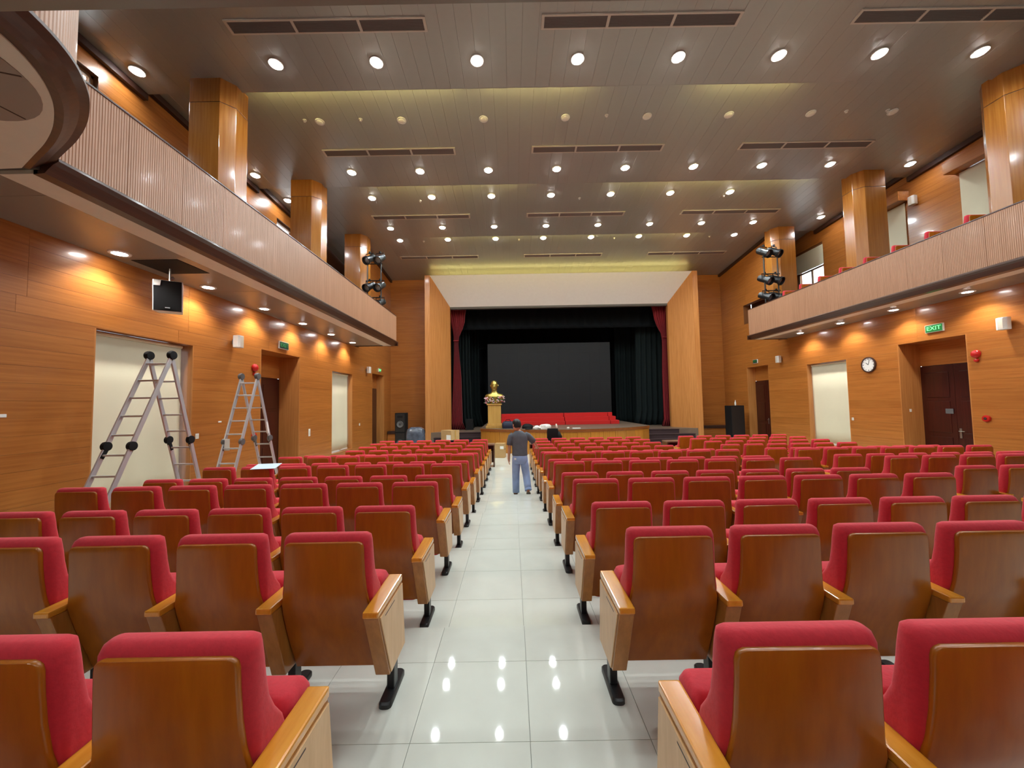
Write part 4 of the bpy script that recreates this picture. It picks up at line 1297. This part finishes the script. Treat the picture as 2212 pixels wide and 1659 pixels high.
# ------------------------------------------------------------------ stepladders
def ladder(x, yt, zt, ym1, ym2, zm, wd, dark, lab, extra):
    e = empty('stepladder', (0, 0, 0), label=lab, cat='ladder', group='folding aluminium stepladders')
    def ext(ym):
        # run the leg down to the floor it stands on
        for it in range(40):
            pass
        t = 1.0
        while True:
            y = yt + (ym - yt) * t; z = zt + (zm - zt) * t
            if z <= floor_z(y) + .02 or t > 4: return y, z, t
            t += .002
    hm = 'black' if dark else 'grey'
    for nm, ym in (('front', ym1), ('rear', ym2)):
        yf, zf, tf = ext(ym)
        zf = floor_z(yf) + .012
        w1 = wd / 2
        for s in (-1, 1):
            MB().bar((x + s * w1, yt, zt), (x + s * w1, ym, zm), .028, .062, up=(0, 1, 0)).build('rail', 'alu', e, bevel=.004, seg=1)
            MB().bar((x + s * w1 * 1.02, ym, zm), (x + s * w1 * 1.02, yf, zf), .028, .062, up=(0, 1, 0)).build('rail', 'alu', e, bevel=.004, seg=1)
            mb = MB().lathe([(.03, -.03), (.06, -.026), (.064, 0), (.06, .026), (.03, .03)], n=14).xform(Matrix.Translation((x + s * (w1 + .005), ym, zm)) @ Matrix.Rotation(R(90), 4, 'Y'))
            mb.bar((x + s * w1, ym, zm - .03), (x + s * w1, ym + (yf - ym) * .12, zm + (zf - zm) * .12), .034, .05, up=(0, 1, 0))
            mb.build('hinge', hm, e, smooth=True)
            MB().box(x + s * w1 - .022, x + s * w1 + .022, yf - .04, yf + .04, floor_z(yf) + .001, floor_z(yf) + .03).build('rubber_foot', 'black', e, bevel=.006, seg=1)
        for (p, q, nn) in (((yt, zt), (ym, zm), 5), ((ym, zm), (yf, zf), 5)):
            for k in range(nn):
                t = (k + .45) / nn
                y = p[0] + (q[0] - p[0]) * t; z = p[1] + (q[1] - p[1]) * t
                MB().bar((x - w1 - .012, y, z), (x + w1 + .012, y, z), .032, .026).build('rung', 'alu', e, bevel=.004, seg=1)
    for s in (-1, 1):
        mb = MB().lathe([(.03, -.034), (.062, -.03), (.07, 0), (.062, .03), (.03, .034)], n=14).xform(Matrix.Translation((x + s * (wd / 2 + .005), yt, zt + .02)) @ Matrix.Rotation(R(90), 4, 'Y'))
        mb.build('top_hinge', hm, e, smooth=True)
    if extra:
        MB().box(x - wd / 2 - .02, x - wd / 2 + .12, ym1 - .036, ym1 - .033, zm - .16, zm + .06).build('sticker', 'paper', e)
        t = .82
        y = yt + (ym2 - yt) * t; z = zt + (zm - zt) * t
        MB().bar((x + wd / 2, y - .04, z + .12), (x + wd / 2, y + .02, z - .12), .03, .05, up=(0, 1, 0)).build('sticker', 'paper', e)
    return e
ladder(-5.3, 5.77, 2.88, 5.2, 6.14, 1.6, .335, True, 'aluminium stepladder with black hinges before the large blind', False)
ladder(-5.3, 7.74, 2.70, 7.32, 8.16, 1.45, .32, False, 'aluminium stepladder with grey hinges before the left door', True)
# paper on a seat back
o = MB().hexa([(-.19, -.05, -.035), (.17, -.055, -.03), (.19, .12, .004), (-.16, .12, .0), (-.19, -.05, -.029), (.17, -.055, -.024), (.19, .12, .01), (-.16, .12, .006)]).build('paper_sheet', 'bluepaper', None, loc=(-3.78, 5.9, 1.196), rot=(R(6), 0, R(6)))
tag(o, 'pale blue sheet of paper lying on a seat back below the farther stepladder', 'paper')

# ------------------------------------------------------------------ stage-light towers on the balconies
def parcan(x, y, z, yaw, pitch, lab):
    e = empty('stage_light', (x, y, z), yaw, lab, 'stage light', 'black stage lights on the towers')
    e.scale = (1.3, 1.3, 1.3)
    rt = Matrix.Rotation(R(90) + pitch, 4, 'X')
    MB().lathe([(.05, .22), (.09, .2), (.1, .12), (.1, -.12), (.125, -.14), (.125, -.2), (.11, -.2), (.1, -.13), (.02, -.12)], n=16).xform(rt).build('can', 'blackmetal', e, smooth=True)
    MB().tube([(-.13, 0, 0), (-.13, 0, .16), (.13, 0, .16), (.13, 0, 0)], .012, 6).build('yoke', 'black', e)
    MB().lathe([(.095, -.125), (.09, -.13), (.02, -.135)], n=16).xform(rt).build('lens', 'alu', e, smooth=True)
    MB().box(-.02, .02, -.02, .02, .15, .22).build('clamp', 'black', e)
    return e
for side, x, s in (('left', -5.18, 1), ('right', 9.95, -1)):
    e = empty('light_tower', (x, 14.42, 4.95), label='black pipe tower of stage lights on the %s balcony' % side, cat='light stand')
    for dx in (-.26, .26):
        MB().tube([(dx, 0, 0), (dx, 0, 2.75)], .024, 8).build('upright', 'blackmetal', e, smooth=True)
    for z in (.55, 1.25, 1.9, 2.55):
        MB().tube([(-.32, 0, z), (.32, 0, z)], .02, 8).build('crossbar', 'blackmetal', e, smooth=True)
    MB().box(-.34, .34, -.2, .2, 0, .03).build('base', 'blackmetal', e)
    hts = (.55, 1.25, 1.9, 2.55)
    for j, z in enumerate(hts):
        for i, dx in enumerate((-.2, .2)):
            parcan(x + dx, 14.42 + .06, 4.95 + z - .2 + (.42 if j == 3 else 0), R(180) + R(20) * (-s) + R(8) * i, R(-22 - 4 * j), 'black stage light on the %s tower, %s level, %s one' % (side, ('lowest', 'second', 'third', 'top')[j], ('left', 'right')[i]))

# ------------------------------------------------------------------ odds and ends on the stage apron and seats
def blob(name, m, loc, rx, ry, h, lab, cat, jit=.12, n=16, p=2.4, top=.35):
    rg = []
    for z, q in ((0, .9), (.2, 1.0), (.5, .95), (.75, .8), (.92, .55), (1.0, top)):
        ring = []
        for k in range(n):
            t = 2 * math.pi * k / n
            c, s_ = math.cos(t), math.sin(t)
            j = 1 + random.uniform(-jit, jit)
            ring.append((rx * q * j * math.copysign(abs(c) ** (2 / p), c), ry * q * j * math.copysign(abs(s_) ** (2 / p), s_), h * z * (1 + random.uniform(-jit, jit) * .4)))
        rg.append(ring)
    rg[0] = [(a, b, 0) for a, b, _ in rg[0]]
    o = MB().rings(rg).build(name, m, None, smooth=True, loc=loc)
    return tag(o, lab, cat)
ZS = AZ + .012
bg_ = empty('holdall', (-.2, 16.75, ZS), label='navy blue bag beside the plinth on the stage apron', cat='bag')
MB().rings([rrect(-.24, .24, -.15, .15, 0, .08), rrect(-.27, .27, -.17, .17, .1, .1), rrect(-.26, .26, -.16, .16, .22, .1), rrect(-.2, .2, -.1, .1, .30, .07), rrect(-.1, .1, -.04, .04, .32, .03)]).build('body', 'navy', bg_, smooth=True)
MB().tube([(-.12, -.1, .27), (-.08, -.06, .38), (.08, -.06, .38), (.12, -.1, .27)], .014, 6).build('handle', 'black', bg_, smooth=True)
blob('cloth_bundle', 'purple', (.12, 16.3, ZS), .11, .1, .2, 'purple cloth bundle on the apron beside the navy bag', 'cloth')
blob('jacket', 'black', (.62, 16.4, ZS), .24, .14, .2, 'black jacket heap on the apron right of the man', 'jacket')
blob('cap', 'paper', (1.0, 16.15, ZS), .13, .1, .13, 'white cap lying on the black things on the apron', 'cap', .2)
blob('cable_heap', 'black', (.66, 15.9, ZS), .16, .1, .07, 'black cable heap on the apron edge', 'cable')
blob('plastic_bag', 'white', (1.35, 15.95, ZS), .24, .16, .2, 'crumpled white plastic bag on the apron edge', 'bag', .25)
blob('paper_cup', 'cream', (2.28, 15.9, ZS), .06, .05, .07, 'small cream cup on the apron edge', 'cup', .02)
o = MB().box(-.16, .16, -.07, .07, 0, .03).build('paper_pad', 'paper', None, loc=(2.62, 15.9, ZS), rot=(0, 0, R(6)), bevel=.004)
tag(o, 'white paper pad lying on the apron edge', 'paper')
bp = empty('backpack', (1.3, 12.6, 0), R(-6), 'black bag hung on a stand before the front row, white tag on top', 'bag')
MB().rings([rrect(-.17, .17, -.08, .08, .62, .05), rrect(-.19, .19, -.1, .1, .74, .06), rrect(-.19, .19, -.1, .1, 1.15, .06), rrect(-.17, .17, -.08, .08, 1.25, .05)]).build('body', 'black', bp, smooth=True)
MB().rings([ell(.19, -.03, .55, .07, .06, 10), ell(.21, -.03, .75, .1, .08, 10), ell(.2, -.03, 1.0, .1, .08, 10), ell(.17, -.02, 1.15, .06, .05, 10)]).build('side_pouch', 'black', bp, smooth='all')
MB().rings([ell(.12, -.04, 1.2, .02, .02, 8), ell(.13, -.04, 1.3, .035, .03, 8), ell(.12, -.04, 1.4, .02, .02, 8)]).build('tag_strap', 'cream', bp, smooth='all')
MB().tube([(-.1, 0, .0), (-.1, 0, .64)], .015, 8).build('stand_leg', 'black', bp)
MB().tube([(.1, 0, .0), (.1, 0, .64)], .015, 8).build('stand_leg', 'black', bp)

# ------------------------------------------------------------------ the man walking down the aisle
def skin_mesh(name, joints, edges, radii, m, root, sub=2):
    me = bpy.data.meshes.new(name + '_cage')
    me.from_pydata([Vector(j) for j in joints], edges, [])
    o = bpy.data.objects.new(name + '_cage', me)
    C.objects.link(o)
    md = o.modifiers.new('skin', 'SKIN')
    md.use_smooth_shade = True
    for i, r in enumerate(radii):
        sv = me.skin_vertices[0].data[i]
        sv.radius = r if isinstance(r, tuple) else (r, r)
        sv.use_root = (i == root)
    ss = o.modifiers.new('sub', 'SUBSURF'); ss.levels = sub; ss.render_levels = sub
    bpy.context.view_layer.update()
    out = bpy.data.meshes.new_from_object(o.evaluated_get(bpy.context.evaluated_depsgraph_get()))
    bpy.data.objects.remove(o)
    out.name = name
    out.materials.clear(); out.materials.append(M[m])
    for p in out.polygons: p.use_smooth = True
    return out
def chain(specs):
    """specs: list of (key, parent key or None, (x,y,z), radius)"""
    ids = {}; J = []; E = []; RR = []
    for k, par, p, r in specs:
        ids[k] = len(J); J.append(p); RR.append(r)
        if par is not None: E.append((ids[par], ids[k]))
    return J, E, RR
man = empty('person', (.15, 8.75, 0), label='man in charcoal t-shirt and pale jeans walking towards the stage, hand on seat', cat='person')
# local frame: +y towards the stage, x to the right
HEAD = (-.06, .035, 1.585)
body = [
    ('pelvis', None, (0, 0, .93), (.13, .1)),
    ('waist', 'pelvis', (0, 0, 1.08), (.125, .09)),
    ('chest', 'waist', (-.005, .0, 1.27), (.15, .1)),
    ('neckb', 'chest', (-.02, .01, 1.44), (.07, .065)),
    ('neck', 'neckb', (-.035, .02, 1.5), (.052, .055)),
    ('shL', 'chest', (-.17, 0, 1.38), .058),
    ('elL', 'shL', (-.235, -.02, 1.10), .042),
    ('wrL', 'elL', (-.25, .05, .86), .03),
    ('palmL', 'wrL', (-.252, .065, .80), (.022, .038)),
    ('shR', 'chest', (.16, .01, 1.37), .058),
    ('elR', 'shR', (.33, .10, 1.20), .042),
    ('wrR', 'elR', (.415, .40, 1.055), .03),
    ('palmR', 'wrR', (.432, .47, 1.02), (.036, .022)),
    ('hipL', 'pelvis', (-.09, 0, .88), .085),
    ('knL', 'hipL', (-.095, .09, .48), .058),
    ('anL', 'knL', (-.10, .08, .09), .038),
    ('toeL', 'anL', (-.125, .22, .035), (.04, .028)),
    ('hipR', 'pelvis', (.09, 0, .88), .085),
    ('knR', 'hipR', (.13, .03, .47), .058),
    ('anR', 'knR', (.165, -.16, .15), .038),
    ('toeR', 'anR', (.18, -.07, .04), (.04, .028)),
]
def fingers(side, palm, dirs, body):
    for k, (a, b, c) in enumerate(dirs):
        body.append(('f%s%da' % (side, k), palm, a, .010))
        body.append(('f%s%db' % (side, k), 'f%s%da' % (side, k), b, .009))
        body.append(('f%s%dc' % (side, k), 'f%s%db' % (side, k), c, .0075))
px, py, pz = -.252, .065, .80
fingers('L', 'palmL', [((px, py + dy, pz - .045), (px + .008, py + dy * 1.1 + .004, pz - .045 - l * .5), (px + .02, py + dy * 1.1 + .006, pz - .045 - l)) for dy, l in ((.03, .058), (.01, .066), (-.011, .06), (-.03, .046))] + [((px + .01, py + .04, pz + .005), (px + .018, py + .062, pz - .022), (px + .022, py + .068, pz - .048))], body)
px, py, pz = .432, .47, 1.02
fingers('R', 'palmR', [((px + dx, py + .045, pz - .004), (px + dx * 1.1 + .004, py + .045 + l * .5, pz - .012), (px + dx * 1.1 + .006, py + .04 + l * .8, pz - .04)) for dx, l in ((-.03, .058), (-.01, .066), (.011, .06), (.03, .046))] + [((px - .035, py + .01, pz - .004), (px - .058, py + .035, pz - .01), (px - .065, py + .06, pz - .022))], body)
J, E, RR = chain(body)
inst('body', skin_mesh('man_body', J, E, RR, 'skin', 0), man)
# head with face turned a little to the left
hm_ = Matrix.Translation(HEAD) @ Matrix.Scale(1.1, 4) @ Matrix.Rotation(R(24), 4, 'Z') @ Matrix.Rotation(R(-14), 4, 'X')
mb = MB().rings([ell(0, .0, -.125, .035, .045), ell(0, .018, -.105, .052, .066), ell(0, .012, -.06, .066, .086), ell(0, .004, 0, .074, .096), ell(0, 0, .05, .074, .096), ell(0, -.004, .09, .06, .08), ell(0, -.006, .112, .032, .045), ell(0, -.006, .118, .01, .014)])
mb.xform(hm_)
hd = mb.build('head', 'skin', man, smooth='all')
q = MB().hexa([(-.012, .094, -.045), (.012, .094, -.045), (.010, .115, -.045), (-.010, .115, -.045), (-.006, .09, .005), (.006, .09, .005), (.004, .1, .005), (-.004, .1, .005)]).xform(hm_)
q.build('nose', 'skin', hd, bevel=.003)
for s in (-1, 1):
    MB().rings([ell(s * .072, -.01, -.035, .006, .012, 8), ell(s * .081, -.012, -.01, .010, .02, 8), ell(s * .081, -.014, .015, .009, .02, 8), ell(s * .073, -.012, .03, .005, .01, 8)]).xform(hm_).build('ear', 'skin', hd, smooth='all')
    MB().rings([ell(s * .03, .088, -.004, .010, .006, 8), ell(s * .03, .092, .002, .013, .007, 8), ell(s * .03, .088, .008, .010, .006, 8)]).xform(hm_).build('eye', 'hair', hd, smooth='all')
MB().rings([ell(0, .082, -.078, .016, .006, 8), ell(0, .087, -.072, .024, .008, 8), ell(0, .084, -.066, .016, .006, 8)]).xform(hm_).build('mouth', 'redvelvet', hd, smooth='all')
MB().rings([ell(0, -.052, -.06, .058, .046), ell(0, -.038, -.02, .078, .07), ell(0, -.022, .03, .084, .092), ell(0, -.008, .07, .084, .104), ell(0, -.002, .10, .07, .09), ell(0, -.004, .125, .042, .055), ell(0, -.006, .134, .014, .02)]).xform(hm_).build('hair', 'hair', man, smooth='all')
# t-shirt
mb = MB().rings([ell(0, 0, .915, .172, .128, 24, 2.3), ell(0, 0, .93, .176, .13, 24, 2.3), ell(0, 0, 1.02, .170, .124, 24, 2.3), ell(0, 0, 1.12, .172, .12, 24, 2.3), ell(-.003, 0, 1.23, .186, .123, 24, 2.3), ell(-.006, 0, 1.33, .193, .12, 24, 2.3), ell(-.01, 0, 1.395, .168, .105, 24, 2.3), ell(-.016, .004, 1.435, .11, .085, 24), ell(-.022, .008, 1.465, .074, .068, 24)])
mb.tube([(-.135, 0, 1.385), (-.19, -.004, 1.33), (-.216, -.01, 1.24), (-.228, -.014, 1.145)], [.066, .074, .072, .07], 14)
mb.tube([(.125, .005, 1.38), (.185, .02, 1.345), (.25, .055, 1.28), (.318, .092, 1.205)], [.066, .074, .072, .07], 14)
mb.build('t_shirt', 'tshirt', man, smooth='all')
# jeans
mb = MB().rings([ell(0, 0, .985, .148, .108, 24, 2.3), ell(0, 0, .92, .164, .124, 24, 2.3), ell(0, -.008, .85, .176, .138, 24, 2.3), ell(0, -.006, .79, .174, .134, 24, 2.3), ell(0, 0, .735, .155, .115, 24, 2.3)])
mb.tube([(-.08, 0, .84), (-.09, .03, .68), (-.098, .085, .48), (-.1, .09, .27), (-.1, .082, .07)], [.096, .092, .083, .08, .077], 16)
mb.tube([(.08, 0, .84), (.106, .012, .68), (.135, .03, .48), (.155, -.07, .30), (.168, -.145, .18)], [.096, .092, .083, .08, .075], 16)
je = mb.build('jeans', 'jeans', man, smooth='all')
MB().tube([(.164, -.132, .2), (.17, -.155, .165)], [.079, .078], 16).build('rolled_cuff', 'jeans', je, smooth=True)
MB().hexa([(-.13, -.128, .83), (-.085, -.136, .83), (-.085, -.13, .83), (-.13, -.12, .83), (-.13, -.128, .87), (-.085, -.136, .87), (-.085, -.13, .87), (-.13, -.12, .87)]).build('pocket_paper', 'paper', je)
# sandals
MB().rings([rrect(-.148, -.065, .0, .27, 0, .035), rrect(-.148, -.065, .0, .27, .022, .035), rrect(-.14, -.073, .01, .26, .026, .03)]).build('sandal', 'sandal', man, smooth=True)
MB().tube([(-.15, .17, .02), (-.135, .17, .07), (-.11, .17, .078), (-.085, .17, .065), (-.065, .17, .02)], .012, 6).build('sandal_strap', 'sandal', man, smooth=True)
sd = MB().rings([rrect(-.042, .042, -.13, .14, -.014, .035), rrect(-.042, .042, -.13, .14, .008, .035), rrect(-.034, .034, -.12, .13, .012, .03)])
sd.xform(Matrix.Translation((.176, -.115, .075)) @ Matrix.Rotation(R(-30), 4, 'X') @ Matrix.Rotation(R(-6), 4, 'Z'))
sd.build('sandal', 'sandal', man, smooth=True)
MB().tube([(.135, -.07, .06), (.15, -.06, .1), (.18, -.06, .108), (.205, -.06, .095), (.22, -.07, .06)], .012, 6).build('sandal_strap', 'sandal', man, smooth=True)
